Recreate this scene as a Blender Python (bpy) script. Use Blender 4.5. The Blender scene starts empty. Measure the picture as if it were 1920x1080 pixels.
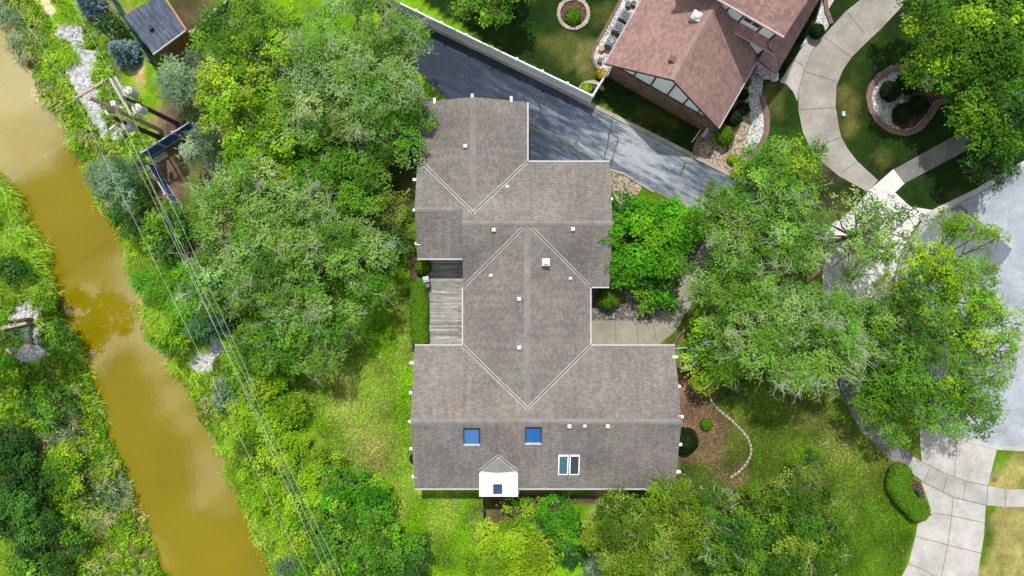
import bpy, math, random
import numpy as np
R_ = math.radians
S = bpy.context.scene
COL = S.collection
# ------------------------------------------------------------------ camera, sky, sun, exposure
H, F = 51.2, 1280.0                      # drone height (m), focal length in photo pixels
cd = bpy.data.cameras.new('camera'); cam = bpy.data.objects.new('camera', cd); COL.objects.link(cam)
cam.location = (0, 0, H); cd.sensor_width = 36; cd.lens = 24; cd.clip_end = 6000
S.camera = cam
SUN_EL, SUN_AZ = 61.0, -6.0              # azimuth from +Y, negative = towards -X
W = bpy.data.worlds.new('World'); S.world = W; W.use_nodes = True
nt = W.node_tree; nt.nodes.clear()
def wn(t, **k):
    n = nt.nodes.new(t)
    for a, b in k.items(): setattr(n, a, b)
    return n
wo = wn('ShaderNodeOutputWorld'); bg = wn('ShaderNodeBackground'); bg.inputs[1].default_value = 0.12
sky = wn('ShaderNodeTexSky', sky_type='NISHITA'); sky.sun_disc = False
sky.sun_elevation = R_(SUN_EL); sky.sun_rotation = R_(SUN_AZ)
# clouds: noise on the dome, thicker towards the upper left of the sky overhead
tc = wn('ShaderNodeTexCoord'); sep = wn('ShaderNodeSeparateXYZ'); nt.links.new(tc.outputs['Generated'], sep.inputs[0])
mz = wn('ShaderNodeMath', operation='MAXIMUM'); mz.inputs[1].default_value = 0.06; nt.links.new(sep.outputs[2], mz.inputs[0])
comb = wn('ShaderNodeCombineXYZ')
for i in (0, 1):
    d = wn('ShaderNodeMath', operation='DIVIDE'); nt.links.new(sep.outputs[i], d.inputs[0]); nt.links.new(mz.outputs[0], d.inputs[1]); nt.links.new(d.outputs[0], comb.inputs[i])
nz = wn('ShaderNodeTexNoise'); nz.inputs['Scale'].default_value = 4.6; nz.inputs['Detail'].default_value = 6; nz.inputs['Roughness'].default_value = .55
nt.links.new(comb.outputs[0], nz.inputs['Vector'])
def wblob(px, py, r, amp):
    v = wn('ShaderNodeVectorMath', operation='DISTANCE'); v.inputs[1].default_value = ((px-960)/F, -(py-540)/F, 0); nt.links.new(comb.outputs[0], v.inputs[0])
    m = wn('ShaderNodeMapRange'); m.inputs[1].default_value = 0; m.inputs[2].default_value = r/F; m.inputs[3].default_value = amp; m.inputs[4].default_value = 0
    m.interpolation_type = 'SMOOTHSTEP'; nt.links.new(v.outputs['Value'], m.inputs[0]); return m.outputs[0]
nzm = wn('ShaderNodeMath', operation='MULTIPLY_ADD'); nzm.inputs[1].default_value = 1.9; nzm.inputs[2].default_value = -.45; nt.links.new(nz.outputs[0], nzm.inputs[0]); acc = nzm.outputs[0]
for b in [(-40, 90, 430, .46), (175, 610, 190, .24), (300, 590, 110, .12), (390, 830, 200, .16), (300, 780, 80, .06), (440, 960, 120, .12), (60, 420, 140, -.10), (270, 930, 100, -.22), (280, 740, 60, -.1), (470, 1060, 120, -.15), (200, 440, 110, -.1)]:
    a = wn('ShaderNodeMath', operation='ADD'); nt.links.new(acc, a.inputs[0]); nt.links.new(wblob(*b), a.inputs[1]); acc = a.outputs[0]
cm = wn('ShaderNodeMapRange'); cm.inputs[1].default_value = .58; cm.inputs[2].default_value = .70; nt.links.new(acc, cm.inputs[0])
cm.interpolation_type = 'SMOOTHSTEP'
cloudv = wn('ShaderNodeMapRange'); cloudv.inputs[1].default_value = .55; cloudv.inputs[2].default_value = 1.0; cloudv.inputs[3].default_value = 5; cloudv.inputs[4].default_value = 52
nt.links.new(acc, cloudv.inputs[0])
mixc = wn('ShaderNodeMix', data_type='RGBA'); nt.links.new(cm.outputs[0], mixc.inputs[0]); nt.links.new(sky.outputs[0], mixc.inputs[6])
cc = wn('ShaderNodeCombineXYZ')
nt.links.new(cloudv.outputs[0], cc.inputs[0])
for i, kf in ((1, .95), (2, .80)):
    cw = wn('ShaderNodeMath', operation='MULTIPLY'); cw.inputs[1].default_value = kf; nt.links.new(cloudv.outputs[0], cw.inputs[0]); nt.links.new(cw.outputs[0], cc.inputs[i])
nt.links.new(cc.outputs[0], mixc.inputs[7]); nt.links.new(mixc.outputs[2], bg.inputs[0]); nt.links.new(bg.outputs[0], wo.inputs[0])
sd = bpy.data.lights.new('sun', 'SUN'); sd.energy = 3.9; sd.angle = R_(1.2); sd.color = (1, .965, .9)
sun = bpy.data.objects.new('sun', sd); COL.objects.link(sun)
from mathutils import Vector, Matrix
_sv = Vector((math.sin(R_(SUN_AZ))*math.cos(R_(SUN_EL)), math.cos(R_(SUN_AZ))*math.cos(R_(SUN_EL)), math.sin(R_(SUN_EL))))
sun.rotation_euler = _sv.to_track_quat('Z', 'Y').to_euler(); sun.location = (0, 20, 60)
S.view_settings.view_transform = 'Standard'; S.view_settings.look = 'None'; S.view_settings.exposure = 0.32; S.view_settings.gamma = 1
S.cycles.max_bounces = 6; S.cycles.transparent_max_bounces = 4; S.cycles.use_denoising = True

# ------------------------------------------------------------------ helpers
rng = np.random.default_rng(7)
def P(x, y, z=0.0):
    k = (H - z)/F
    return np.array([(x-960)*k, -(y-540)*k, z])
def PL(pts, z=0.0): return [P(x, y, z) for x, y in pts]
def tag(o, label=None, cat=None, group=None, kind=None):
    for k, v in (('label', label), ('category', cat), ('group', group), ('kind', kind)):
        if v: o[k] = v
    return o
def thing(name, label, cat, loc=(0, 0, 0), group=None):
    o = bpy.data.objects.new(name, None); COL.objects.link(o); o.location = [float(v) for v in loc]; o.empty_display_size = .3
    return tag(o, label, cat, group)
def wloc(o):
    v = np.zeros(3)
    while o is not None: v = v + np.array(o.location); o = o.parent
    return v
def smooth_noise(x, y, scale, seed):
    """value noise, -1..1"""
    g = np.random.default_rng(seed).uniform(-1, 1, (64, 64))
    u, v = x/scale + 1000.5, y/scale + 1000.5
    i, j = np.floor(u).astype(int), np.floor(v).astype(int); fu, fv = u-i, v-j
    fu, fv = fu*fu*(3-2*fu), fv*fv*(3-2*fv); i %= 64; j %= 64; i2, j2 = (i+1) % 64, (j+1) % 64
    return (g[i, j]*(1-fu)+g[i2, j]*fu)*(1-fv) + (g[i, j2]*(1-fu)+g[i2, j2]*fu)*fv
def fbm(x, y, scale, seed, n=4):
    return sum(smooth_noise(x, y, scale/2**k, seed+k)*.5**k for k in range(n))
def inpoly(x, y, poly):
    r = np.zeros(x.shape, bool); n = len(poly)
    for i in range(n):
        x0, y0 = poly[i][0], poly[i][1]; x1, y1 = poly[(i+1) % n][0], poly[(i+1) % n][1]
        c = ((y0 > y) != (y1 > y)) & (x < (x1-x0)*(y-y0)/((y1-y0) if y1 != y0 else 1e-9)+x0)
        r ^= c
    return r
class MB:
    def __init__(s): s.v, s.f, s.m, s.uv = [], [], [], []
    def face(s, pts, m=0, uv=None):
        i = len(s.v); s.v += [tuple(float(c) for c in p) for p in pts]; s.f.append(list(range(i, i+len(pts)))); s.m.append(m)
        s.uv += uv if uv else [(0, 0)]*len(pts)
    def hexa(s, b, t, m=0, bottom=True):
        """b, t: 4 bottom and 4 top points, same order counter-clockwise from above"""
        s.face(t, m)
        if bottom: s.face(b[::-1], m)
        for i in range(4): j = (i+1) % 4; s.face([b[i], b[j], t[j], t[i]], m)
    def box(s, c, d, rz=0, m=0):
        cs, sn = math.cos(rz), math.sin(rz); q = []
        for sx, sy in ((-1, -1), (1, -1), (1, 1), (-1, 1)):
            x, y = sx*d[0]/2, sy*d[1]/2; q.append((c[0]+x*cs-y*sn, c[1]+x*sn+y*cs))
        s.hexa([(x, y, c[2]-d[2]/2) for x, y in q], [(x, y, c[2]+d[2]/2) for x, y in q], m)
    def beam(s, p0, p1, w, h, m=0):
        """box from p0 to p1, width w sideways, height h, centred"""
        p0, p1 = np.array(p0, float), np.array(p1, float); d = p1-p0; d /= np.linalg.norm(d)
        sd_ = np.cross(d, (0, 0, 1.)); n = np.linalg.norm(sd_); sd_ = sd_/n if n > 1e-6 else np.array((1., 0, 0)); up = np.cross(sd_, d)
        a, b = sd_*w/2, up*h/2
        s.hexa([p0-a-b, p0+a-b, p1+a-b, p1-a-b], [p0-a+b, p0+a+b, p1+a+b, p1-a+b], m)
    def tube(s, p0, p1, r0, r1, n=6, m=0, caps=True):
        p0, p1 = np.array(p0, float), np.array(p1, float); d = p1-p0; d /= np.linalg.norm(d)+1e-9
        a = np.cross(d, (0, 0, 1.) if abs(d[2]) < .9 else (1., 0, 0)); a /= np.linalg.norm(a); b = np.cross(d, a)
        A = [p0+(a*math.cos(t)+b*math.sin(t))*r0 for t in np.linspace(0, 2*math.pi, n, endpoint=False)]
        B = [p1+(a*math.cos(t)+b*math.sin(t))*r1 for t in np.linspace(0, 2*math.pi, n, endpoint=False)]
        for i in range(n): j = (i+1) % n; s.face([A[i], A[j], B[j], B[i]], m)
        if caps: s.face(A[::-1], m); s.face(B, m)
    def poly(s, pts, z, m=0):
        pts = [(p[0], p[1]) for p in pts]
        a = sum(pts[i][0]*pts[(i+1) % len(pts)][1]-pts[(i+1) % len(pts)][0]*pts[i][1] for i in range(len(pts)))
        if a < 0: pts = pts[::-1]
        s.face([(x, y, z) for x, y in pts], m)
    def prism(s, pts, z0, z1, m=0):
        pts = [(p[0], p[1]) for p in pts]
        a = sum(pts[i][0]*pts[(i+1) % len(pts)][1]-pts[(i+1) % len(pts)][0]*pts[i][1] for i in range(len(pts)))
        if a < 0: pts = pts[::-1]
        s.face([(x, y, z1) for x, y in pts], m)
        for i in range(len(pts)):
            j = (i+1) % len(pts); s.face([(*pts[i], z0), (*pts[j], z0), (*pts[j], z1), (*pts[i], z1)], m)
    def strip(s, pts, w, z, m=0, h=0):
        """flat ribbon (or kerb of height h) along a polyline"""
        p = np.array([(q[0], q[1]) for q in pts], float); t = np.gradient(p, axis=0); t /= np.linalg.norm(t, axis=1)[:, None]+1e-9
        nrm = np.stack([-t[:, 1], t[:, 0]], 1); l, r = p+nrm*w/2, p-nrm*w/2
        for i in range(len(p)-1):
            T = [(*r[i], z+h), (*r[i+1], z+h), (*l[i+1], z+h), (*l[i], z+h)]
            if h:
                s.face(T, m); s.face([(*r[i], z), (*r[i+1], z), (*r[i+1], z+h), (*r[i], z+h)], m); s.face([(*l[i+1], z), (*l[i], z), (*l[i], z+h), (*l[i+1], z+h)], m)
            else: s.face(T, m)
    def build(s, name, mats, parent=None, smooth=False):
        me = bpy.data.meshes.new(name); off = wloc(parent) if parent else np.zeros(3)
        me.from_pydata([tuple(np.array(v)-off) for v in s.v], [], s.f)
        for mm in (mats if isinstance(mats, (list, tuple)) else [mats]): me.materials.append(mm)
        me.polygons.foreach_set('material_index', s.m)
        if any(u != (0, 0) for u in s.uv):
            uvl = me.uv_layers.new(name='UVMap'); uvl.data.foreach_set('uv', [c for u in s.uv for c in u])
        if smooth: me.polygons.foreach_set('use_smooth', [True]*len(s.f))
        me.update()
        o = bpy.data.objects.new(name, me); COL.objects.link(o)
        if parent: o.parent = parent
        return o
def quads(name, V, C, mat, parent=None):
    """V (N,4,3) world, C (N,3) -> one mesh with a face colour attribute"""
    V = np.asarray(V, np.float32); n = len(V); off = wloc(parent) if parent else np.zeros(3)
    me = bpy.data.meshes.new(name)
    me.vertices.add(n*4); me.vertices.foreach_set('co', (V-off).astype(np.float32).ravel())
    me.loops.add(n*4); me.loops.foreach_set('vertex_index', np.arange(n*4, dtype=np.int32))
    me.polygons.add(n); me.polygons.foreach_set('loop_start', np.arange(0, n*4, 4, dtype=np.int32))
    at = me.attributes.new('Col', 'FLOAT_COLOR', 'FACE')
    at.data.foreach_set('color', np.concatenate([C, np.ones((n, 1))], 1).astype(np.float32).ravel())
    me.materials.append(mat); me.update(calc_edges=True)
    o = bpy.data.objects.new(name, me); COL.objects.link(o)
    if parent: o.parent = parent
    return o
# ------------------------------------------------------------------ materials
class NT:
    def __init__(s, name):
        s.mat = bpy.data.materials.new(name); s.mat.use_nodes = True; s.t = s.mat.node_tree; s.t.nodes.clear()
        s.out = s.n('ShaderNodeOutputMaterial'); s.b = s.n('ShaderNodeBsdfPrincipled'); s.l(s.b.outputs[0], s.out.inputs[0])
    def n(s, t, **k):
        x = s.t.nodes.new(t)
        for a, b in k.items(): setattr(x, a, b)
        return x
    def l(s, a, b): s.t.links.new(a, b)
    def pos(s): return s.n('ShaderNodeNewGeometry').outputs['Position']
    def noise(s, vec, scale, detail=4, rough=.6, stretch=None, rot=0):
        if stretch:
            m0 = s.n('ShaderNodeMapping'); m0.inputs['Rotation'].default_value = (0, 0, rot); s.l(vec, m0.inputs[0]); m = s.n('ShaderNodeMapping'); m.inputs['Scale'].default_value = stretch; s.l(m0.outputs[0], m.inputs[0]); vec = m.outputs[0]
        x = s.n('ShaderNodeTexNoise'); x.inputs['Scale'].default_value = scale; x.inputs['Detail'].default_value = detail; x.inputs['Roughness'].default_value = rough
        s.l(vec, x.inputs['Vector']); return x.outputs[0]
    def ramp(s, fac, stops):
        x = s.n('ShaderNodeValToRGB'); e = x.color_ramp.elements
        while len(e) < len(stops): e.new(.5)
        for q, (p, c) in zip(e, stops): q.position = p; q.color = (*c, 1) if len(c) == 3 else c
        s.l(fac, x.inputs[0]); return x.outputs[0]
    def mul(s, a, b, fac=1.0, mode='MULTIPLY'):
        x = s.n('ShaderNodeMix', data_type='RGBA', blend_type=mode)
        if isinstance(fac, float): x.inputs[0].default_value = fac
        else: s.l(fac, x.inputs[0])
        for v, i in ((a, 6), (b, 7)):
            if isinstance(v, tuple): x.inputs[i].default_value = (*v, 1)
            else: s.l(v, x.inputs[i])
        return x.outputs[2]
    def bump(s, h, strength=.4, dist=.02):
        x = s.n('ShaderNodeBump'); x.inputs['Strength'].default_value = strength; x.inputs['Distance'].default_value = dist; s.l(h, x.inputs['Height']); s.l(x.outputs[0], s.b.inputs['Normal'])
    def done(s, col, rough=.85, spec=.3):
        if isinstance(col, tuple): s.b.inputs['Base Color'].default_value = (*col, 1)
        else: s.l(col, s.b.inputs['Base Color'])
        s.b.inputs['Roughness'].default_value = rough; s.b.inputs['Specular IOR Level'].default_value = spec
        return s.mat
def mat_plain(name, c, rough=.7, var=.2, scale=3., bump=.1, spec=.3, metal=0):
    t = NT(name); p = t.pos(); n = t.noise(p, scale, 5, .65)
    lo = tuple(x*(1-var) for x in c); hi = tuple(min(1, x*(1+var)) for x in c)
    if bump: t.bump(t.noise(p, scale*8, 3), bump, .01)
    t.b.inputs['Metallic'].default_value = metal
    return t.done(t.ramp(n, [(.3, lo), (.7, hi)]), rough, spec)
def mat_shingle(name, base, bw=.30, bh=.15, stain=(.75, .75, .78), amp=.36, warm=(1.08, .98, .9), blots=()):
    t = NT(name); uv = t.n('ShaderNodeUVMap').outputs[0]
    br = t.n('ShaderNodeTexBrick'); br.offset = .5; t.l(uv, br.inputs['Vector'])
    br.inputs['Scale'].default_value = 1; br.inputs['Brick Width'].default_value = bw; br.inputs['Row Height'].default_value = bh
    br.inputs['Mortar Size'].default_value = .010; br.inputs['Mortar Smooth'].default_value = .3; br.inputs['Bias'].default_value = 0
    br.inputs['Color1'].default_value = (*[x*(1-amp) for x in base], 1); br.inputs['Color2'].default_value = (*[x*(1+amp) for x in base], 1)
    br.inputs['Mortar'].default_value = (*[x*.62 for x in base], 1)
    p = t.pos()
    c = t.mul(br.outputs[0], t.ramp(t.noise(p, .28, 5, .6), [(.32, stain), (.68, (1.12, 1.1, 1.08))]))
    c = t.mul(c, t.ramp(t.noise(p, 2.2, 4, .7), [(.3, (.86, .86, .88)), (.72, warm)]))
    c = t.mul(c, t.ramp(t.noise(uv, 30, 2), [(.3, (.85,)*3), (.7, (1.15,)*3)]))
    st = t.noise(uv, 1.0, 4, .6, stretch=(3.0, .25, 1)); c = t.mul(c, t.ramp(st, [(.35, (.88, .88, .9)), (.62, (1.05, 1.05, 1.04))]))
    for (bx, by), r_, colr, k in blots:
        v = t.n('ShaderNodeVectorMath', operation='DISTANCE'); t.l(p, v.inputs[0]); q = P(bx, by, 4.2); v.inputs[1].default_value = tuple(q)
        w = t.n('ShaderNodeMath', operation='MULTIPLY_ADD'); t.l(t.noise(p, 1.3, 6, .7), w.inputs[0]); w.inputs[1].default_value = r_*1.6; t.l(v.outputs['Value'], w.inputs[2])
        m = t.n('ShaderNodeMapRange'); m.inputs[1].default_value = r_*.6+r_*.5; m.inputs[2].default_value = r_*1.3+r_*.6; m.inputs[3].default_value = k; m.inputs[4].default_value = 0; t.l(w.outputs[0], m.inputs[0])
        mm = t.n('ShaderNodeMix', data_type='RGBA', blend_type='MULTIPLY'); t.l(m.outputs[0], mm.inputs[0]); t.l(c, mm.inputs[6]); mm.inputs[7].default_value = (*colr, 1); c = mm.outputs[2]
    t.bump(br.outputs['Fac'], -.5, .012)
    return t.done(c, .92, .2)
def mat_leaf(name, trans=.42, rough=.6):
    t = NT(name); a = t.n('ShaderNodeAttribute', attribute_name='Col').outputs[0]
    t.done(a, rough, .12)
    tr = t.n('ShaderNodeBsdfTranslucent'); t.l(t.mul(a, (1.25, 1.35, .55)), tr.inputs[0])
    mx = t.n('ShaderNodeMixShader'); mx.inputs[0].default_value = trans; t.l(t.b.outputs[0], mx.inputs[1]); t.l(tr.outputs[0], mx.inputs[2]); t.l(mx.outputs[0], t.out.inputs[0])
    return t.mat
def mat_gravel(name, cols, scale=7., bump=.7):
    t = NT(name); p = t.pos(); v = t.n('ShaderNodeTexVoronoi'); v.inputs['Scale'].default_value = scale; t.l(p, v.inputs['Vector'])
    g = t.n('ShaderNodeSeparateColor'); t.l(v.outputs['Color'], g.inputs[0])
    c = t.ramp(g.outputs[0], [(i/(len(cols)-1), q) for i, q in enumerate(cols)])
    c = t.mul(c, t.ramp(v.outputs['Distance'], [(.35, (1, 1, 1)), (.8, (.35, .33, .3))]))
    c = t.mul(c, t.ramp(t.noise(p, .6, 4), [(.3, (.8, .78, .74)), (.7, (1.1, 1.1, 1.1))]))
    t.bump(v.outputs['Distance'], -bump, .06)
    return t.done(c, .9, .25)
def mat_concrete(name, c, var=.2):
    t = NT(name); p = t.pos()
    k = t.ramp(t.noise(p, .45, 6, .65), [(.3, tuple(x*(1-var*1.6) for x in c)), (.7, tuple(x*(1+var) for x in c))])
    k = t.mul(k, t.ramp(t.noise(p, 2.3, 5, .7), [(.25, (.84, .82, .78)), (.6, (1.03, 1.03, 1.03))]))
    k = t.mul(k, t.ramp(t.noise(p, 40, 2), [(.3, (.93,)*3), (.7, (1.06,)*3)]))
    t.bump(t.noise(p, 30, 3), .15, .01)
    return t.done(k, .9, .25)
M = {}
M['leaf'] = mat_leaf('leaf'); M['needle'] = mat_leaf('needle', .12, .6); M['grass'] = mat_leaf('grass_blade', .25, .65)
M['roof'] = mat_shingle('grey_shingle', (.188, .178, .166), bw=.20, bh=.12, amp=.2, stain=(.78, .77, .77), warm=(1.05, 1.0, .96), blots=[((960, 790), 1.3, (1.15, 1.04, .9), 1.), ((860, 770), .9, (1.1, 1.02, .9), .8), ((1040, 790), .9, (1.1, 1.0, .9), .8), ((815, 240), 2.0, (.72, .72, .73), .9), ((960, 870), 1.6, (.8, .78, .77), .9), ((800, 430), 1.6, (.82, .8, .8), .9), ((1090, 480), 1.7, (.84, .83, .83), .9), ((1015, 520), .7, (.75, .75, .75), .8), ((1100, 890), 2.0, (.85, .84, .83), .8)])  # dark blot on the garage's left slope puts tree shade into the shingle colour
M['ridge'] = mat_plain('ridge_shingle', (.172, .163, .151), .9, .2, 1.5)
M['roof_red'] = mat_shingle('red_brown_shingle', (.265, .178, .155), bw=.26, bh=.15, stain=(.8, .78, .8), amp=.2, warm=(1.1, .98, .95))
M['roof_blue'] = mat_shingle('blue_grey_shingle', (.085, .105, .14), bw=.7, bh=.15, amp=.35, warm=(1.1, 1.1, 1.1))
M['white'] = mat_plain('white_paint', (.80, .80, .78), .5, .05, 2, .02)
M['gutter'] = mat_plain('gutter_paint', (.38, .38, .36), .45, .12, 3, .02)
M['vinyl'] = mat_plain('white_vinyl', (.74, .77, .82), .4, .05, 1, 0, .5)
M['flash'] = mat_plain('valley_metal', (.36, .38, .33), .5, .25, 2, .1, .5)
M['stucco'] = mat_plain('cream_stucco', (.62, .60, .54), .85, .1, 2)
M['siding'] = mat_plain('tan_siding', (.42, .37, .30), .8, .15, 3)
M['darkwood'] = mat_plain('dark_brown_trim', (.035, .028, .03), .6, .2, 4)
M['black'] = mat_plain('black_metal', (.02, .021, .024), .5, .2, 5)
M['greymetal'] = mat_plain('grey_metal', (.40, .42, .43), .45, .12, 4, .03, .5)
M['lid'] = mat_plain('vent_white', (.52, .52, .50), .5, .22, 7)
M['pole'] = mat_plain('pole_wood', (.40, .30, .21), .85, .35, 5, .4)
M['arm'] = mat_plain('crossarm_wood', (.36, .27, .19), .85, .3, 6, .3)
M['oldpole'] = mat_plain('dark_creosote_wood', (.055, .045, .04), .8, .4, 6, .3)
M['greywood'] = mat_plain('weathered_grey_wood', (.34, .33, .31), .9, .3, 5, .4)
M['fencewood'] = mat_plain('old_fence_wood', (.13, .12, .115), .9, .35, 6, .4)
M['shedwood'] = mat_plain('orange_shed_wood', (.20, .10, .05), .75, .25, 5, .3)
M['shedfascia'] = mat_plain('tan_fascia_wood', (.42, .24, .11), .7, .2, 5, .2)
M['bark'] = mat_plain('bark', (.13, .105, .085), .9, .4, 6, .6)
M['twig'] = mat_plain('dead_twig', (.36, .35, .30), .85, .2, 8, .2)
M['stone'] = mat_plain('pale_stone', (.40, .40, .41), .85, .45, 3.2, .3)
M['edge'] = mat_plain('edging_stone', (.30, .275, .215), .9, .25, 2.5, .4)
M['redbrick'] = mat_plain('red_edging_brick', (.15, .098, .085), .85, .35, 5, .4)
M['mulch'] = mat_gravel('bark_mulch', [(.05, .032, .022), (.10, .06, .04), (.15, .095, .065), (.07, .05, .035)], 9)
M['whitegravel'] = mat_gravel('white_gravel', [(.46, .46, .48), (.64, .64, .64), (.38, .39, .42), (.72, .71, .70)], 9)
M['tangravel'] = mat_gravel('tan_gravel', [(.30, .23, .16), (.46, .38, .28), (.22, .165, .12), (.52, .46, .38)], 8)
M['greygravel'] = mat_gravel('grey_gravel', [(.10, .09, .08), (.22, .20, .18), (.07, .065, .06), (.36, .34, .32)], 8)
M['sand'] = mat_plain('dry_earth', (.40, .30, .19), .95, .25, 2, .4)
M['concrete'] = mat_concrete('driveway_concrete', (.275, .26, .228)); M['walk'] = mat_concrete('walk_concrete', (.34, .33, .31))
M['bright'] = mat_concrete('bright_concrete', (.375, .36, .338), .16); M['oldwalk'] = mat_concrete('grey_walk_concrete', (.15, .148, .142), .2); M['entry'] = mat_concrete('entry_concrete', (.25, .235, .185), .16)
M['kerb'] = mat_concrete('kerb_concrete', (.30, .28, .24), .2); M['joint'] = mat_plain('joint', (.11, .105, .095), .95, .3, 6)
M['street'] = mat_concrete('street_asphalt', (.30, .325, .36), .2); M['patch'] = mat_concrete('street_patch', (.135, .15, .178), .1)
M['moss'] = mat_plain('moss', (.055, .09, .03), .95, .5, 3, .5)
M['ac'] = mat_plain('ac_case', (.07, .095, .115), .5, .2, 6, .1, .5)
M['terracotta'] = mat_plain('terracotta', (.45, .22, .08), .8, .15, 5)
M['teal'] = mat_plain('green_fence', (.03, .085, .07), .6, .25, 4, .1)
M['blue'] = mat_plain('blue_sheet', (.018, .085, .32), .45, .3, 2, .1, .5)
M['yellowfl'] = mat_leaf('petals', .2)
def mk_brick():
    t = NT('brown_brick'); uv = t.n('ShaderNodeUVMap').outputs[0]; br = t.n('ShaderNodeTexBrick'); t.l(uv, br.inputs['Vector'])
    br.inputs['Scale'].default_value = 1; br.inputs['Brick Width'].default_value = .24; br.inputs['Row Height'].default_value = .085; br.inputs['Mortar Size'].default_value = .008
    br.inputs['Color1'].default_value = (.10, .055, .038, 1); br.inputs['Color2'].default_value = (.26, .16, .10, 1); br.inputs['Mortar'].default_value = (.12, .10, .085, 1)
    t.bump(br.outputs['Fac'], -.4, .01); return t.done(t.mul(br.outputs[0], t.ramp(t.noise(uv, 1.1, 4), [(.3, (.75,)*3), (.7, (1.2,)*3)])), .9, .2)
M['brick'] = mk_brick()
def mk_deck():
    t = NT('deck_boards'); uv = t.n('ShaderNodeUVMap').outputs[0]; br = t.n('ShaderNodeTexBrick'); t.l(uv, br.inputs['Vector'])
    br.inputs['Scale'].default_value = 1; br.inputs['Brick Width'].default_value = 9; br.inputs['Row Height'].default_value = .14; br.inputs['Mortar Size'].default_value = .008
    br.inputs['Color1'].default_value = (.19, .185, .18, 1); br.inputs['Color2'].default_value = (.42, .415, .40, 1); br.inputs['Mortar'].default_value = (.02, .018, .016, 1)
    c = t.mul(br.outputs[0], t.ramp(t.noise(uv, 1.0, 6, .75, stretch=(.7, 6, 1)), [(.3, (.45, .43, .4)), (.62, (1.2, 1.2, 1.2))]))
    c = t.mul(c, t.ramp(t.noise(t.pos(), 1.0, 4), [(.35, (.75, .74, .72)), (.65, (1.1, 1.1, 1.1))]))
    t.bump(br.outputs['Fac'], -.6, .02); return t.done(c, .9, .2)
M['deck'] = mk_deck()
def mk_drive():
    t = NT('old_sealed_asphalt'); p = t.pos()
    a = t.noise(p, .55, 7, .68, stretch=(.35, 1.9, 1), rot=R_(28)); b = t.noise(p, 1.8, 6, .75, stretch=(.5, 1.8, 1), rot=R_(28))
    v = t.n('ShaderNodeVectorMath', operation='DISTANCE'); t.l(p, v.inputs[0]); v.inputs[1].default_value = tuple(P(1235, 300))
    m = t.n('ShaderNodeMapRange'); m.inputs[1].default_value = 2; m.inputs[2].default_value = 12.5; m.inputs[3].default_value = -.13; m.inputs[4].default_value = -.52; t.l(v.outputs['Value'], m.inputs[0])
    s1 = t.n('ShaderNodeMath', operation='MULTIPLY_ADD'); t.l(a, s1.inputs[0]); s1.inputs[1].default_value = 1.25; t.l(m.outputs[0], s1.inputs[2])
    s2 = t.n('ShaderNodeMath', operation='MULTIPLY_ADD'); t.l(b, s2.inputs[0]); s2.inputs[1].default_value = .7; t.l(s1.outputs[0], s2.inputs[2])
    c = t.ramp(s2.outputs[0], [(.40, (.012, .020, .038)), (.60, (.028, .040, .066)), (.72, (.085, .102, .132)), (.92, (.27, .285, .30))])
    c = t.mul(c, t.ramp(t.noise(p, 25, 3), [(.3, (.8,)*3), (.7, (1.2,)*3)]))
    t.bump(t.noise(p, 40, 3), .25, .01); return t.done(c, .8, .35)
M['drive'] = mk_drive()
def mk_ground():
    t = NT('turf_and_soil'); a = t.n('ShaderNodeAttribute', attribute_name='Col').outputs[0]; p = t.pos()
    c = t.mul(a, t.ramp(t.noise(p, 1.6, 6, .75), [(.28, (.50, .56, .5)), (.5, (1, 1, 1)), (.72, (1.5, 1.34, 1.5))]))
    c = t.mul(c, t.ramp(t.noise(p, 9, 4, .8), [(.3, (.55, .6, .55)), (.7, (1.5, 1.4, 1.45))]))
    t.bump(t.noise(p, 14, 4, .8), .8, .06); return t.done(c, .95, .1)
M['ground'] = mk_ground()
def mk_water():
    t = NT('muddy_water'); p = t.pos()
    c = t.ramp(t.noise(p, .12, 4, .6), [(.3, (.142, .110, .0015)), (.7, (.180, .141, .0025))])
    t.bump(t.noise(p, 3.0, 4, .6, stretch=(1, .5, 1), rot=R_(-20)), .035, .05)
    t.b.inputs['IOR'].default_value = 1.5; t.done(c, .04, .5); return t.mat
M['water'] = mk_water()
def mk_glass(name, c, rough=.12):
    t = NT(name); t.done(c, rough, .6); return t.mat
M['blueglass'] = mk_glass('blue_skylight', (.012, .10, .30)); M['paleglass'] = mk_glass('clear_skylight', (.05, .12, .16), .05); M['darkglass'] = mk_glass('dark_glass', (.03, .05, .06), .05); M['dome'] = mk_glass('clear_dome', (.55, .52, .52), .15)

# ------------------------------------------------------------------ terrain and river
WZ = -1.2
RB = [(-60, -60), (-20, 0), (5, 40), (22, 78), (44, 108), (68, 138), (88, 188), (108, 208), (124, 234), (140, 266), (152, 290), (172, 310), (176, 345), (185, 385), (203, 405), (222, 430), (236, 455), (252, 493), (266, 520), (270, 560), (268, 590), (276, 622), (296, 645), (322, 668), (338, 690), (350, 715), (378, 780), (395, 806), (412, 840), (430, 884), (447, 925), (470, 978), (492, 1035), (515, 1085), (560, 1180), (640, 1360)]
LB = [(-330, -60), (-130, 150), (-40, 285), (0, 335), (20, 348), (34, 362), (44, 385), (52, 425), (80, 450), (84, 495), (98, 535), (108, 562), (114, 590), (116, 612), (132, 622), (142, 645), (155, 675), (168, 714), (178, 735), (191, 772), (204, 818), (218, 852), (231, 872), (242, 908), (258, 950), (270, 985), (288, 1022), (304, 1068), (312, 1090), (350, 1180), (430, 1360)]
def edge_at(tab, z):
    p = np.array(PL(tab, z)); o = np.argsort(p[:, 1]); return p[o, 1], p[o, 0]
rby, rbx = edge_at(RB, WZ); lby, lbx = edge_at(LB, WZ)
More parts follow.
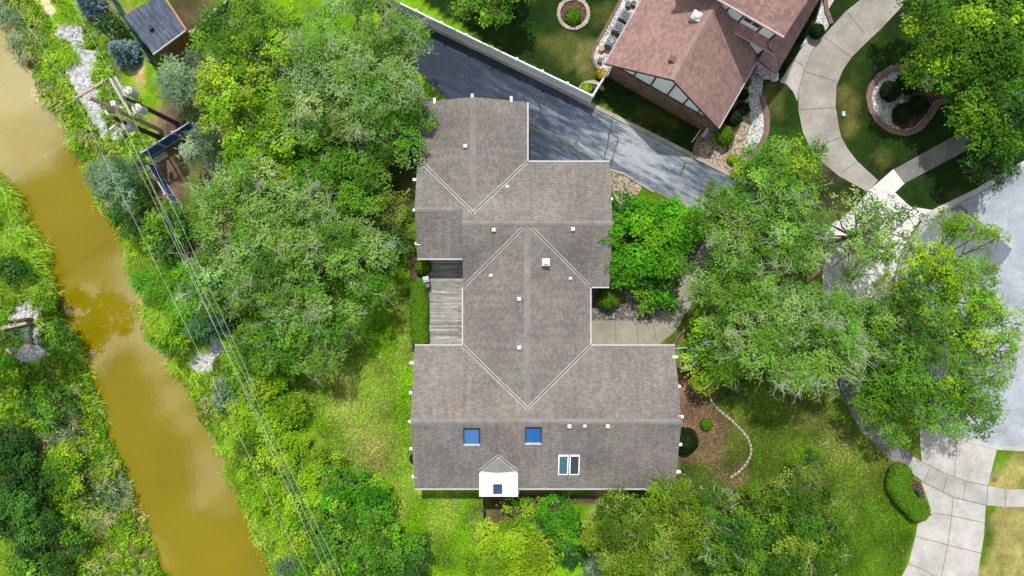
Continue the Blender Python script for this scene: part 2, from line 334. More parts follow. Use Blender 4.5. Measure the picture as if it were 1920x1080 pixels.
def river_x(y, t): 
    yy, xx = (rby, rbx) if t == 'r' else (lby, lbx)
    r = np.interp(y, yy, xx); s0 = -.42
    r = np.where(y > yy[-1], xx[-1]+(y-yy[-1])*s0*1.6, r); return np.where(y < yy[0], xx[0]+(y-yy[0])*s0, r)
def terrain_z(x, y):
    dr = x-river_x(y, 'r'); dl = river_x(y, 'l')-x; d = np.maximum(dr, dl)       # >0 on land
    z = np.where(d > 0, WZ + (1-np.exp(-d/1.3))*-WZ, WZ-.9*(1-np.exp(np.minimum(d, 0)/1.0)))
    z = np.where(d > 0, z + fbm(x, y, 2.5, 91)*.12*np.exp(-((d-1.5)/2.2)**2), z)
    return np.where(d > 7, 0, np.where(d > 5, z*(7-d)/2, z))
gx = np.concatenate([[-1500, -600, -250, -120, -70, -56], np.arange(-50, 50.01, .36), [56, 70, 120, 250, 600, 1500]])
gy = np.concatenate([[-1500, -600, -250, -120, -70, -44], np.arange(-34, 34.01, .36), [44, 70, 120, 250, 600, 1500]])
GX, GY = np.meshgrid(gx, gy, indexing='ij'); GZ = terrain_z(GX, GY)
def px_of(x, y): return x*F/H+960, 540-y*F/H
PX, PY = px_of(GX, GY)
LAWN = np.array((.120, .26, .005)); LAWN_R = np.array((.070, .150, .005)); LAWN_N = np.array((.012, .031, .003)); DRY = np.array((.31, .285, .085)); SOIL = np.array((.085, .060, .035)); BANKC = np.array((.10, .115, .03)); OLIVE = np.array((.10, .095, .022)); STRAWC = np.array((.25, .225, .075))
C = np.ones(GX.shape+(3,))*LAWN
def blend(mask, col): 
    global C
    m = np.clip(mask, 0, 1)[..., None]; C = C*(1-m)+np.array(col)*m
def blob(px, py, rx, ry=None, rot=0, soft=.5, nz_=.5, seed=3):
    ry = ry or rx; dx, dy = PX-px, PY-py; c, s = math.cos(rot), math.sin(rot)
    d = np.sqrt(((dx*c+dy*s)/rx)**2+((-dx*s+dy*c)/ry)**2)+fbm(GX, GY, 2.6, seed, 5)*nz_*1.3
    return np.clip((1-d)/soft+.5, 0, 1)
dR = GX-river_x(GY, 'r'); dL = river_x(GY, 'l')-GX
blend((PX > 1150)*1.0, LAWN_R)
blend(inpoly(PX, PY, [(690, -60), (960, 110), (1110, 190), (1390, 340), (1450, 400), (1760, 400), (1990, 300), (1990, -60)])*1.0, LAWN_N)  # neighbour's grass colour is darkened to stand in for cloud shade
fn = fbm(GX, GY, 3.0, 11)*.5+.5
for b, col, k in [
    ((690, 790, 60, 110, -.35, .9, .9, 21), DRY, .55), ((640, 730, 70, 60, 0, .9, .9, 23), DRY, .35), ((690, 860, 28, 40, 0, .7, .7, 24), DRY, .8), ((760, 610, 14, 80, 0, .7, .6, 25), DRY, .8), ((745, 920, 60, 40, 0, .9, .9, 26), DRY, .6), ((815, 990, 22, 45, .5, .8, .8, 29), DRY, .6), ((640, 660, 70, 40, 0, .9, .9, 28), OLIVE, .8),
    ((600, 700, 60, 60, 0, .8, .8, 34), DRY, .3), ((855, 900, 26, 10, 0, .8, .5, 35), DRY, .5),
    ((1540, 800, 120, 60, .3, 1, 1., 31), OLIVE, .75), ((1610, 850, 60, 90, -.4, 1, 1., 32), DRY, .28), ((1460, 760, 80, 30, .2, 1, 1, 33), DRY, .25), ((1560, 900, 90, 50, 0, 1, 1, 39), DRY, .14), ((1650, 960, 40, 110, .25, .8, .8, 36), (.075, .15, .008), .8),
    ((1900, 1025, 52, 72, .1, .7, 1, 41), STRAWC, .95), ((690, 820, 13, 95, .08, .8, 1.1, 101), STRAWC, .5), ((662, 770, 10, 75, .05, .8, 1.1, 102), STRAWC, .42), ((706, 872, 11, 45, 0, .8, 1, 103), STRAWC, .6), ((640, 720, 8, 50, .05, .8, 1, 104), STRAWC, .35), ((725, 800, 8, 60, 0, .8, 1, 105), STRAWC, .3), ((1500, 780, 30, 9, .5, .8, 1, 106), STRAWC, .35), ((1590, 850, 12, 40, -.4, .8, 1, 107), STRAWC, .3), ((1908, 880, 26, 22, 0, .8, 1, 42), STRAWC, .6), ((1858, 880, 12, 22, 0, .8, .5, 44), (.06, .15, .01), .8),
    ((1455, 190, 28, 30, 0, .8, 1, 43), DRY, .45), ((1460, 260, 40, 25, 0, .8, .8, 46), (.03, .09, .008), .7), ((1610, 115, 14, 30, .7, .8, 1, 45), DRY, .6), ((1600, 190, 25, 60, 0, .9, 1, 47), OLIVE, .75), ((1660, 300, 18, 14, 0, .8, 1, 48), DRY, .5), ((1595, 220, 12, 30, 0, .8, 1, 49), DRY, .35), ((1790, 375, 50, 18, -.4, .8, 1, 52), OLIVE, .6),
    ((1100, 105, 11, 22, 0, .8, 1, 51), DRY, .75), ((1050, 90, 30, 20, 0, .8, 1, 53), DRY, .4), ((1120, 15, 25, 20, 0, .8, 1, 54), DRY, .3), ((1230, 215, 30, 14, .5, .8, 1, 56), OLIVE, .6),
    ((262, 130, 14, 30, .3, .6, .6, 61), (.42, .30, .13), .95), ((205, 10, 60, 40, 0, .6, .6, 62), (.26, .21, .08), .8), ((90, 10, 12, 26, -.3, .5, .5, 63), (.55, .40, .25), 1.0), ((315, 225, 40, 25, .5, .6, .6, 64), (.22, .15, .09), 1.0), ((315, 330, 26, 50, -.4, .5, .5, 65), (.36, .25, .16), 1.0), ((355, 10, 45, 60, 0, .6, .4, 66), (.028, .055, .008), 1.0),
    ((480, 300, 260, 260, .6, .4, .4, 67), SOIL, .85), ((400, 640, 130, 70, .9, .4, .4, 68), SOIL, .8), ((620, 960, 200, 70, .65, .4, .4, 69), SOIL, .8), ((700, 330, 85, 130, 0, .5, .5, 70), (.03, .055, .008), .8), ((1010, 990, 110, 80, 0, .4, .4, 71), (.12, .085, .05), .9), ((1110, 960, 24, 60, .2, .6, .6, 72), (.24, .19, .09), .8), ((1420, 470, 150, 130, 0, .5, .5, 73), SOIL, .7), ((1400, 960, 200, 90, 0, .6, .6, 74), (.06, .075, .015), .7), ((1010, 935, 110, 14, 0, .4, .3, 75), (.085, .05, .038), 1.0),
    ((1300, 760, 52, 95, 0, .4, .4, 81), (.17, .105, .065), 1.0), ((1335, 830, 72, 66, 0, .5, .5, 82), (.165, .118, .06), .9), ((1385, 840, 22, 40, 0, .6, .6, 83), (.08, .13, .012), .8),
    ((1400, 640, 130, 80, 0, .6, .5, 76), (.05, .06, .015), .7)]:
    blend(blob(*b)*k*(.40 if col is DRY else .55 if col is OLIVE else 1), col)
land = np.maximum(dR, dL)
bk = np.clip(1.4-np.abs(land)/3.2, 0, 1)*(land > -3); blend(bk*.8, BANKC)
blend((dL > -1)*.75, np.array((.105, .115, .035))); blend((dL > 0)*np.clip(fbm(GX, GY, 2.2, 13), 0, 1)*.6, (.26, .23, .09))
blend(np.clip(-land*2, 0, 1), (.10, .07, .03))
C *= (1+.30*fbm(GX, GY, 1.4, 5, 3)[..., None]); C = np.clip(C, .004, .8)
far = (np.abs(GX) > 50) | (np.abs(GY) > 34); C[far & (land > 0)] = (.075, .14, .012)
nxg, nyg = GX.shape
me = bpy.data.meshes.new('ground'); idx = np.arange(nxg*nyg).reshape(nxg, nyg)
q = np.stack([idx[:-1, :-1], idx[1:, :-1], idx[1:, 1:], idx[:-1, 1:]], -1).reshape(-1, 4)
me.vertices.add(nxg*nyg); me.vertices.foreach_set('co', np.stack([GX, GY, GZ], -1).astype(np.float32).ravel())
me.loops.add(len(q)*4); me.loops.foreach_set('vertex_index', q.astype(np.int32).ravel()); me.polygons.add(len(q)); me.polygons.foreach_set('loop_start', np.arange(0, len(q)*4, 4, dtype=np.int32))
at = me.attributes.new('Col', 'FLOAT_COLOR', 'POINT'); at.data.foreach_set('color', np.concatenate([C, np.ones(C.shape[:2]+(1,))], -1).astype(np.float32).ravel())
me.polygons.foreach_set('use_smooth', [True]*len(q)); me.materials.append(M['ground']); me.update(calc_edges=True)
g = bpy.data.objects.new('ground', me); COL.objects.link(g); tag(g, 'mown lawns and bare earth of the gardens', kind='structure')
ys = np.concatenate([[-1400, -300, -100], np.arange(-40, 41, 4), [100, 300, 1400]]); wb = MB()
for y0, y1 in zip(ys[:-1], ys[1:]):
    f = lambda y: (float(river_x(np.array(y), 'l'))-2.5, float(river_x(np.array(y), 'r'))+2.5)
    a, b = f(y0), f(y1); wb.face([(a[0], y0, WZ), (a[1], y0, WZ), (b[1], y1, WZ), (b[0], y1, WZ)])
tag(wb.build('river_water', M['water']), 'muddy yellow-brown river', kind='structure')

# ------------------------------------------------------------------ drives, walks, street
def sheet(name, polys, z, mat, joints=(), jw=.05, label=None):
    mb = MB()
    for p in polys: mb.poly(PL(p), z)
    for j in joints: mb.strip(PL(j), jw, z+.004, 1)
    return tag(mb.build(name, [mat, M['joint']]), label, kind='structure')
DRIVE = [(690, -10), (727, 17), (960, 128), (1107, 200), (1387, 340), (1470, 385), (1545, 430), (1545, 500), (1400, 440), (1300, 395), (1198, 343), (1142, 316), (1110, 330), (900, 330), (850, 200), (760, 110)]
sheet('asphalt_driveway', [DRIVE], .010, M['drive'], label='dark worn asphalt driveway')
mb = MB()
for c in [[(990, 235), (1003, 242), (1020, 250), (1038, 261), (1060, 274), (1085, 288), (1106, 300), (1112, 303)], [(1000, 228), (1010, 213), (1022, 200), (1030, 192)], [(1133, 308), (1135, 285), (1141, 262), (1146, 240), (1148, 222)], [(1147, 303), (1152, 283), (1160, 260)], [(1275, 330), (1281, 317), (1286, 303)], [(1050, 268), (1062, 266), (1075, 275), (1084, 262)], [(1015, 205), (1012, 196), (1020, 188)]]:
    p = np.array(PL(c)); n = len(p)*6; s = np.interp(np.linspace(0, len(p)-1, n), np.arange(len(p)), p[:, 0]), np.interp(np.linspace(0, len(p)-1, n), np.arange(len(p)), p[:, 1])
    pts = np.stack(s, 1)+rng.normal(0, .035, (n, 2))
    for i in range(n-1): mb.strip([pts[i], pts[i+1]], rng.uniform(.04, .15), .014, 0)
tag(mb.build('driveway_cracks', M['moss']), 'mossy cracks across the asphalt driveway', kind='structure')
mb = MB(); mb.strip(PL([(690, -5), (728, 14), (840, 66), (960, 124), (1107, 196), (1250, 267), (1387, 337), (1420, 352)]), .30, 0, 0, .10)
tag(mb.build('driveway_kerb', M['kerb']), kind='structure')
mb = MB(); mb.strip(PL([(1142, 318), (1170, 326), (1200, 345), (1225, 360)]), .14, 0, 0, .08); tag(mb.build('garden_kerb', M['kerb']), kind='structure')
CO = [(1660, -40), (1613, 0), (1587, 20), (1543, 68), (1523, 95), (1507, 133), (1497, 173), (1497, 207), (1505, 247), (1520, 280), (1545, 307), (1573, 330), (1627, 360)]
CI = [(1730, -40), (1695, 8), (1653, 53), (1627, 77), (1597, 107), (1580, 132), (1568, 162), (1567, 200), (1572, 235), (1577, 257), (1590, 280), (1607, 302), (1646, 338)]
FW = [(1543, 68), (1523, 95), (1507, 133), (1497, 173), (1495, 190), (1487, 172), (1475, 158), (1462, 154), (1478, 128), (1500, 95), (1520, 65)]
sheet('circular_driveway', [CO+CI[::-1]], .012, M['concrete'], [[(1543, 69), (1597, 107)], [(1587, 20), (1621, 64)], [(1507, 134), (1571, 154)], [(1497, 206), (1567, 202)], [(1520, 281), (1579, 256)], [(1577, 325), (1607, 302)], CO[2:8]], .05, 'curved pale concrete driveway')
sheet('front_walk', [FW], .008, M['walk'], [[(1484, 110), (1507, 124)]])
mb = MB()
SWN = [(1675, 318), (1798, 250), (1850, 222), (1950, 165), (1950, 215), (1865, 250), (1790, 294), (1697, 343)]
sheet('side_walk_north', [SWN], .009, M['oldwalk'], [[(1738, 283), (1757, 313)], [(1772, 264), (1786, 296)]])
sheet('driveway_apron', [[(1675, 317), (1696, 344), (1678, 361), (1706, 387), (1748, 394), (1723, 414), (1690, 470), (1670, 540), (1668, 590), (1640, 594), (1542, 578), (1545, 430), (1600, 392), (1628, 358)]], .016, mat_concrete('apron_concrete', (.56, .55, .535), .12), [[(1706, 388), (1640, 440), (1560, 500)], [(1628, 359), (1660, 420)]], .04, 'bright concrete drive apron')
STREET = [(2700, 0), (1920, 313), (1836, 364), (1755, 402), (1727, 417), (1692, 470), (1672, 540), (1668, 620), (1682, 700), (1715, 775), (1760, 806), (1807, 820), (1870, 837), (1940, 840), (2700, 840)]
sheet('street', [STREET], .006, M['street'], label='pale blue-grey asphalt cul-de-sac')
sheet('street_patch', [[(1753, 408), (1800, 382), (1897, 467), (1887, 484), (1850, 525), (1770, 545), (1705, 470)]], .010, M['patch'])
mb = MB(); mb.strip(PL([(2000, 265), (1920, 307), (1875, 331), (1833, 358), (1750, 398), (1725, 413)]), .42, 0, 0, .10)
mb.strip(PL([(1730, 785), (1760, 809), (1807, 823), (1870, 839), (1940, 843)]), .34, 0, 0, .05)
tag(mb.build('street_kerb', M['bright']), kind='structure')
SL = [(1545, 578), (1550, 640), (1565, 715), (1587, 767), (1610, 800), (1640, 833), (1667, 860), (1700, 880)]
SR = [(1575, 578), (1575, 640), (1588, 695), (1603, 727), (1620, 753), (1643, 787), (1670, 817), (1697, 843), (1712, 854)]
sheet('curved_walk', [SL+SR[::-1]], .008, M['oldwalk'], [[(1610, 800), (1643, 781)], [(1640, 833), (1668, 812)], [(1587, 767), (1617, 748)], [(1667, 858), (1685, 834)]], .05, 'grey curved concrete walk')
SL2 = [(1700, 880), (1733, 905), (1787, 932), (1848, 947), (1887, 950), (1960, 951)]; SR2 = [(1712, 854), (1728, 865), (1773, 888), (1810, 902), (1850, 910), (1883, 917), (1960, 918)]
sheet('curved_walk_pale', [SL2+SR2[::-1]], .012, M['walk'], [[(1700, 880), (1712, 854)], [(1733, 905), (1744, 874)], [(1768, 922), (1776, 890)], [(1806, 936), (1810, 902)], [(1849, 947), (1852, 910)], [(1885, 950), (1885, 917)], SR2[:5], SL2[:4]], .045, 'pale concrete walk')
DB = [(1728, 866), (1723, 785), (1760, 812), (1807, 825), (1870, 841), (1862, 870), (1852, 911), (1810, 903), (1773, 889)]
DB2 = [(1727, 903), (1733, 906), (1787, 933), (1848, 948), (1845, 1003), (1838, 1047), (1833, 1085), (1825, 1200), (1650, 1200), (1690, 1082), (1703, 1057), (1717, 1003), (1722, 975), (1740, 965), (1742, 945)]
sheet('double_driveway', [DB, DB2], .010, M['bright'], [[(1794, 825), (1793, 850), (1789, 894)], [(1787, 933), (1784, 965), (1777, 1022), (1765, 1080), (1750, 1150)], [(1784, 967), (1846, 980)], [(1717, 1006), (1778, 1022)], [(1777, 1022), (1839, 1037)], [(1703, 1057), (1740, 1072), (1766, 1090)], [(1740, 968), (1752, 962), (1784, 967)]], .045, 'wide pale concrete driveway')
ENT = [(1110, 601), (1215, 601), (1228, 597), (1237, 592), (1248, 572), (1259, 559), (1270, 541), (1290, 500), (1320, 455), (1350, 440), (1365, 460), (1330, 490), (1308, 545), (1291, 581), (1283, 591), (1274, 609), (1265, 622), (1239, 643), (1210, 660), (1105, 660)]
sheet('entry_walk', [ENT], .010, M['entry'], [[(1154, 601), (1155, 650)], [(1195, 601), (1196, 650)], [(1222, 600), (1232, 645)], [(1236, 592), (1265, 622)], [(1251, 567), (1282, 588)]], .04, 'tan concrete entry walk')
def bed(name, pts, mat, z, label=None): return sheet(name, [pts], z, mat, label=label)
bed('entry_gravel', [(1105, 535), (1290, 440), (1325, 450), (1270, 541), (1250, 568), (1237, 592), (1228, 597), (1215, 601), (1105, 601)], M['greygravel'], .006)
bed('garage_gravel', [(1110, 310), (1142, 316), (1170, 326), (1205, 350), (1160, 420), (1110, 420)], M['tangravel'], .006)
0 and bed('bark_bed', [(1255, 640), (1290, 660), (1330, 737), (1322, 765), (1335, 800), (1318, 850), (1290, 870), (1255, 880)], M['mulch'], .005)
bed('deck_bed', [(770, 480), (870, 480), (870, 660), (772, 660), (765, 600)], M['mulch'], .004)
WB = [(1175, -20), (1163, 0), (1140, 44), (1113, 91), (1110, 111), (1117, 126), (1128, 136), (1150, 150), (1210, 60), (1260, -20)]
bed('white_gravel_bed', WB, M['whitegravel'], .006)
RBED = [(1426, 150), (1428, 180), (1436, 210), (1438, 226), (1436, 249), (1428, 270), (1416, 285), (1391, 308), (1368, 325), (1306, 294), (1303, 278), (1310, 261), (1321, 247), (1330, 225), (1400, 120)]
bed('tan_gravel_bed', RBED, M['tangravel'], .006)
bed('white_gravel_path', [(1405, 120), (1432, 140), (1428, 180), (1436, 210), (1438, 226), (1436, 249), (1428, 270), (1416, 285), (1406, 289), (1398, 283), (1395, 270), (1402, 252), (1409, 228), (1406, 208), (1404, 180), (1402, 150)], M['whitegravel'], .012)
bed('porch_gravel', [(1500, 90), (1530, 40), (1545, -20), (1575, -20), (1552, 20), (1556, 45), (1545, 62), (1520, 70)], M['whitegravel'], .006)
ISL = [(1720, 123), (1697, 127), (1670, 129), (1647, 143), (1632, 163), (1627, 183), (1632, 207), (1647, 230), (1670, 246), (1700, 251), (1723, 241), (1743, 217), (1757, 195), (1780, 184), (1795, 165), (1770, 135)]
bed('island_gravel', ISL, M['whitegravel'], .006)
bed('island_mulch', [(1705, 150), (1690, 190), (1672, 205), (1672, 230), (1690, 243), (1715, 238), (1738, 212), (1752, 190), (1775, 178), (1770, 150), (1740, 165)], M['mulch'], .011)
bed('hedge_bed', [(1682, 868), (1665, 872), (1658, 895), (1662, 925), (1680, 950), (1705, 978), (1722, 975), (1735, 940), (1726, 905), (1715, 900), (1700, 880)], M['mulch'], .005)
def kerbthing(name, pts, w, h, mat, label, cat='edging', n=5):
    p = np.array(PL(pts)); k = np.linspace(0, len(p)-1, len(p)*n); pts = np.stack([np.interp(k, np.arange(len(p)), p[:, i]) for i in (0, 1)], 1)
    mb = MB(); mb.strip(pts, w, 0, 0, h); return tag(mb.build(name, mat), label, cat)
kerbthing('brick_edging', ISL+ISL[:1], .42, .16, M['redbrick'], 'red brick edging round the island bed of clipped globes')
kerbthing('brick_edging', RBED[1:9], .38, .16, M['redbrick'], 'curved red brick edging along the white gravel path')
kerbthing('brick_edging', [(1304, 296), (1303, 278), (1310, 261), (1321, 249)], .36, .2, M['redbrick'], 'short pinkish brick edging at the corner beside the downspout')
kerbthing('brick_edging', WB[1:7], .18, .14, M['redbrick'], 'brown edging along the gravel strip with air conditioners')
kerbthing('brick_edging', [(1545, -10), (1549, 20), (1558, 45)], .3, .14, M['redbrick'], 'brown edging at the top between porch gravel and driveway')

# ------------------------------------------------------------------ foliage
def norm(v): return v/(np.linalg.norm(v, axis=-1, keepdims=True)+1e-9)
def leaf_quads(c, n, t, L, Wd):
    """rhombic leaves: centre c, normal n, direction t, length L, width Wd"""
    t = norm(t-n*np.sum(t*n, -1, keepdims=True)); b = np.cross(n, t); L = np.asarray(L)[:, None]; Wd = np.asarray(Wd)[:, None]
    return np.stack([c-t*L*.5, c+b*Wd*.5+n*Wd*.12, c+t*L*.5, c-b*Wd*.5+n*Wd*.12], 1)
PAL = {
 'locust': [(.185, .305, .068), (.128, .245, .036), (.25, .355, .125), (.152, .28, .05)],
 'ash':    [(.110, .25, .022), (.075, .19, .013), (.16, .30, .045), (.09, .226, .016)],
 'yellow': [(.21, .345, .010), (.135, .27, .009), (.28, .40, .022), (.175, .32, .012)],
 'lime':   [(.25, .40, .010), (.17, .31, .008), (.33, .47, .02)],
 'moss':   [(.088, .168, .008), (.055, .12, .007), (.14, .22, .010)],
 'maple':  [(.075, .26, .007), (.045, .18, .006), (.125, .33, .010)],
 'mid':    [(.092, .235, .014), (.06, .165, .011), (.145, .30, .024)],
 'deep':   [(.066, .165, .008), (.042, .115, .007), (.108, .225, .012)],
 'olive':  [(.16, .23, .022), (.105, .175, .016), (.22, .285, .04)],
 'dark':   [(.036, .115, .016), (.024, .08, .012), (.06, .165, .024)],
 'silver': [(.16, .25, .145), (.105, .185, .09), (.23, .32, .21)],
 'spruce': [(.105, .175, .18), (.065, .12, .12), (.17, .25, .26)],
 'sumac':  [(.10, .26, .012), (.065, .19, .012), (.165, .32, .016)],
 'fern':   [(.06, .155, .06), (.042, .12, .045), (.095, .2, .08)],
 'hedge':  [(.085, .20, .008), (.055, .14, .007), (.13, .26, .012)],
 'box':    [(.016, .040, .007), (.011, .028, .006), (.026, .056, .010)],
 'straw':  [(.42, .36, .19), (.31, .27, .14), (.52, .46, .29)],
 'grass':  [(.25, .40, .02), (.17, .31, .015), (.33, .44, .06)],
 'flower': [(.85, .50, .01), (.75, .38, .01), (.15, .25, .02)],
}
def pal(name, n, r, sat=.16):
    p = np.array(PAL[name])*(1. if name in ('box', 'straw', 'flower', 'lime') else 1.16); c = p[r.integers(0, len(p), n)]
    return np.clip(c*np.exp(r.normal(0, sat, (n, 1)))*(1+r.normal(0, .05, (n, 3))), .003, .8)
ST = {  # leaf length, width, tufts per m2, leaves per tuft, sigma, lobe ratio
 'locust': dict(L=.20, W=.09, d=8.2, k=17, s=.17, lobe=.25, flat=.6), 'ash': dict(L=.21, W=.10, d=8.0, k=16, s=.17, lobe=.26, flat=.6),
 'broad': dict(L=.22, W=.15, d=8.6, k=14, s=.17, lobe=.28, flat=.75), 'shrub': dict(L=.18, W=.12, d=11.0, k=14, s=.17, lobe=.34, flat=.6),
 'frond': dict(L=.62, W=.11, d=5.0, k=14, s=.10, lobe=.32, flat=.5), 'wisp': dict(L=.38, W=.06, d=9.0, k=16, s=.20, lobe=.3, flat=.5)}
def crown(r, c, R, hz, style, palette, dens=1.0, irr=.22, lobes=None, mixp=None):
    s = ST[style]; n_l = lobes or int(np.clip(9+R*R*1.05, 10, 62))
    i = np.arange(n_l)+.5; zc = 1-1.28*i/n_l; th = i*2.39996+r.uniform(0, 6.28)                 # directions from zenith to a little below the equator
    rad = np.sqrt(np.clip(1-zc**2, 0, 1)); d = norm(np.stack([rad*np.cos(th), rad*np.sin(th), zc], 1)+r.normal(0, .14, (n_l, 3)))
    ph = r.uniform(0, 6.28, 4); az = np.arctan2(d[:, 1], d[:, 0])
    out = 1+irr*(.5*np.sin(2*az+ph[0])+.45*np.sin(3*az+ph[1])+.35*np.sin(5*az+ph[2]))+r.normal(0, irr*.42, n_l)
    rl = R*s['lobe']*r.uniform(.65, 1.3, n_l)*(1-.15*(R > 4)); ext = np.array([R, R, hz])
    lc = c+d*(ext*np.clip(out, .5, 1.35)[:, None]-rl[:, None]*np.array([.72, .72, .55]))*r.uniform(.86, 1.0, (n_l, 1))
    inner = int(n_l*.3); li = c+norm(r.normal(0, 1, (inner, 3)))*ext*r.uniform(.1, .62, (inner, 1)); lc = np.concatenate([lc, li]); rl = np.concatenate([rl, R*s['lobe']*r.uniform(.8, 1.2, inner)])
    nt_ = np.maximum(4, (s['d']*dens*4.6*rl**2*r.uniform(.7, 1.2, len(rl)))).astype(int); ids = np.repeat(np.arange(len(lc)), nt_); T = len(ids)
    td = r.normal(0, 1, (T, 3)); td[:, 2] = np.abs(td[:, 2])*1.0-.28; td = norm(td)
    tp = lc[ids]+td*(rl[ids]*r.uniform(.55, 1.12, T))[:, None]*np.array([1, 1, s['flat']])
    tcol = pal(palette, len(lc), r, .16)[ids]*np.exp(r.normal(0, .12, (T, 1)))
    if mixp: m = r.random(len(lc))[ids] < mixp[1]; tcol[m] = pal(mixp[0], T, r)[m]
    k = s['k']; rep = np.repeat(np.arange(T), k); N = len(rep)
    if style in ('frond',):
        a = np.tile(np.linspace(0, 2*math.pi, k, endpoint=False), T)+np.repeat(r.uniform(0, 6.28, T), k)+r.normal(0, .15, N)
        L = s['L']*r.uniform(.7, 1.25, N); t = np.stack([np.cos(a), np.sin(a), r.normal(-.15, .22, N)], 1); cpt = tp[rep]+norm(t)*(L*.5)[:, None]; nn = norm(np.stack([-.12*np.cos(a), -.12*np.sin(a), np.ones(N)], 1)+r.normal(0, .22, (N, 3)))
    else:
        off = r.normal(0, s['s'], (N, 3))*np.array([1, 1, .7]); cpt = tp[rep]+off; L = s['L']*r.uniform(.6, 1.3, N)
        nn = norm(td[rep]*.55+np.array([0, .18, .85])+r.normal(0, .36, (N, 3))); t = norm(off+td[rep]*.12+r.normal(0, .16, (N, 3)))
    V = leaf_quads(cpt, nn, t, L, s['W']*r.uniform(.7, 1.25, N)); Cc = np.clip(tcol[rep]*np.exp(r.normal(0, .08, (N, 1))), .003, .8)
    return V, Cc, lc, rl, tp
def tubes_mesh(name, segs, mat, parent, n=5):
    """segs (N,8): p0 p1 r0 r1"""
    s = np.asarray(segs, float); p0, p1, r0, r1 = s[:, :3], s[:, 3:6], s[:, 6], s[:, 7]; d = norm(p1-p0)
    ref = np.where(np.abs(d[:, 2:3]) < .9, np.array([[0, 0, 1.]]), np.array([[1., 0, 0]])); a = norm(np.cross(d, ref)); b = np.cross(d, a)
    ang = np.linspace(0, 2*math.pi, n, endpoint=False); Q = []
    ring = lambda p, r_, t: p+(a*math.cos(t)+b*math.sin(t))*r_[:, None]
    for i in range(n):
        t0, t1 = ang[i], ang[(i+1) % n]; Q.append(np.stack([ring(p0, r0, t0), ring(p0, r0, t1), ring(p1, r1, t1), ring(p1, r1, t0)], 1))
    V = np.concatenate(Q); return quads(name, V, np.ones((len(V), 3))*.3, mat, parent)
def twig_segs(r, starts, dirs, L, levels=3, r0=.02):
    out = []
    fr = [(s, d, L*r.uniform(.7, 1.3), r0, 0) for s, d in zip(starts, dirs)]
    while fr:
        p, d, l, rr, lev = fr.pop(); q = np.array(p); dd = np.array(d)
        for k in range(3):
            dd = dd+r.normal(0, .33, 3); dd /= np.linalg.norm(dd); e = q+dd*l/3; out.append([*q, *e, rr*(1-.2*k), rr*(1-.2*(k+1))]); q = e
            if lev < levels-1 and r.random() < .75:
                nd = dd+r.normal(0, .75, 3); fr.append((q, nd/np.linalg.norm(nd), l*.58, rr*.62, lev+1))
    return out
def tree(name, px, py, rpx, zt, hz, style, palette, label, cat='tree', dens=1.0, irr=.22, twigs=0, group=None, mixp=None, trunk=True, seed=None, zb=0., twl=1.0, twr=.028, lean=(0, 0)):
    r = np.random.default_rng(seed if seed is not None else int(px*7+py*13)); zt, hz = zt*.78, hz*.8; zc = zt-hz; c = P(px, py, zc+hz*.45); c[2] = zc; Rm = rpx*(H-zc-hz*.3)/F
    base = np.array([c[0]+lean[0], c[1]+lean[1], 0.]); base[2] = float(terrain_z(base[0], base[1]))-.03
    o = thing(name, label, cat, base, group)
    V, Cc, lc, rl, tp = crown(r, c, Rm, hz, style, palette, dens, irr, mixp=mixp)
    V[..., 2] = np.maximum(V[..., 2], base[2]+.06)
    quads('crown' if trunk else 'foliage', V, Cc, M['leaf'], o)
    segs = []; fork = c+np.array([0, 0, -hz*.55]); fork[2] = max(fork[2], base[2]+.3)
    r0 = .05+Rm*.045; kk = 5; pts = [base+(fork-base)*k/kk+np.array([*r.normal(0, .04*Rm*(0 < k < kk), 2), 0]) for k in range(kk+1)]
    for k in range(kk): segs.append([*pts[k], *pts[k+1], r0*(1-.09*k)*(1.25 if k == 0 else 1), r0*(1-.09*(k+1))])
    tubes_mesh('trunk' if trunk else 'stem', segs, M['bark'], o, 8)
    segs = []; nl = min(len(lc), 26 if Rm > 2 else 9)
    for i in r.permutation(len(lc))[:nl]:
        m = fork*.5+lc[i]*.5+np.array([*r.normal(0, .12*Rm, 2), -.1*hz]); a = r0*.5
        segs += [[*fork, *m, a, a*.55], [*m, *lc[i], a*.55, a*.22]]
        near = np.argsort(np.sum((tp-lc[i])**2, 1))[:60:7]
        segs += [[*lc[i], *tp[j], a*.2, .008] for j in near]
    ts = []
    if twigs:
        up = np.where(lc[:, 2] > c[2]+.15*hz)[0]; sel = up[r.integers(0, len(up), twigs)]
        d = norm(lc[sel]-c+r.normal(0, .5, (twigs, 3))*Rm*.4+np.array([0, 0, .4*hz])); st = lc[sel]+d*(rl[sel]*.45)[:, None]+r.normal(0, .2, (twigs, 3)); st[:, 2] += rl[sel]*.25
        d[:, 2] *= .35; d = norm(d)
        ts = twig_segs(r, st, d, twl*.72, 4, twr*.62)
    ob = tubes_mesh('branch', segs+ts, M['bark'], o, 4)
    if ts:
        ob.data.materials.append(M['twig']); n1, n2 = len(segs), len(segs)+len(ts); ob.data.polygons.foreach_set('material_index', np.tile((np.arange(n2) >= n1).astype(np.int32), 4))
    return o
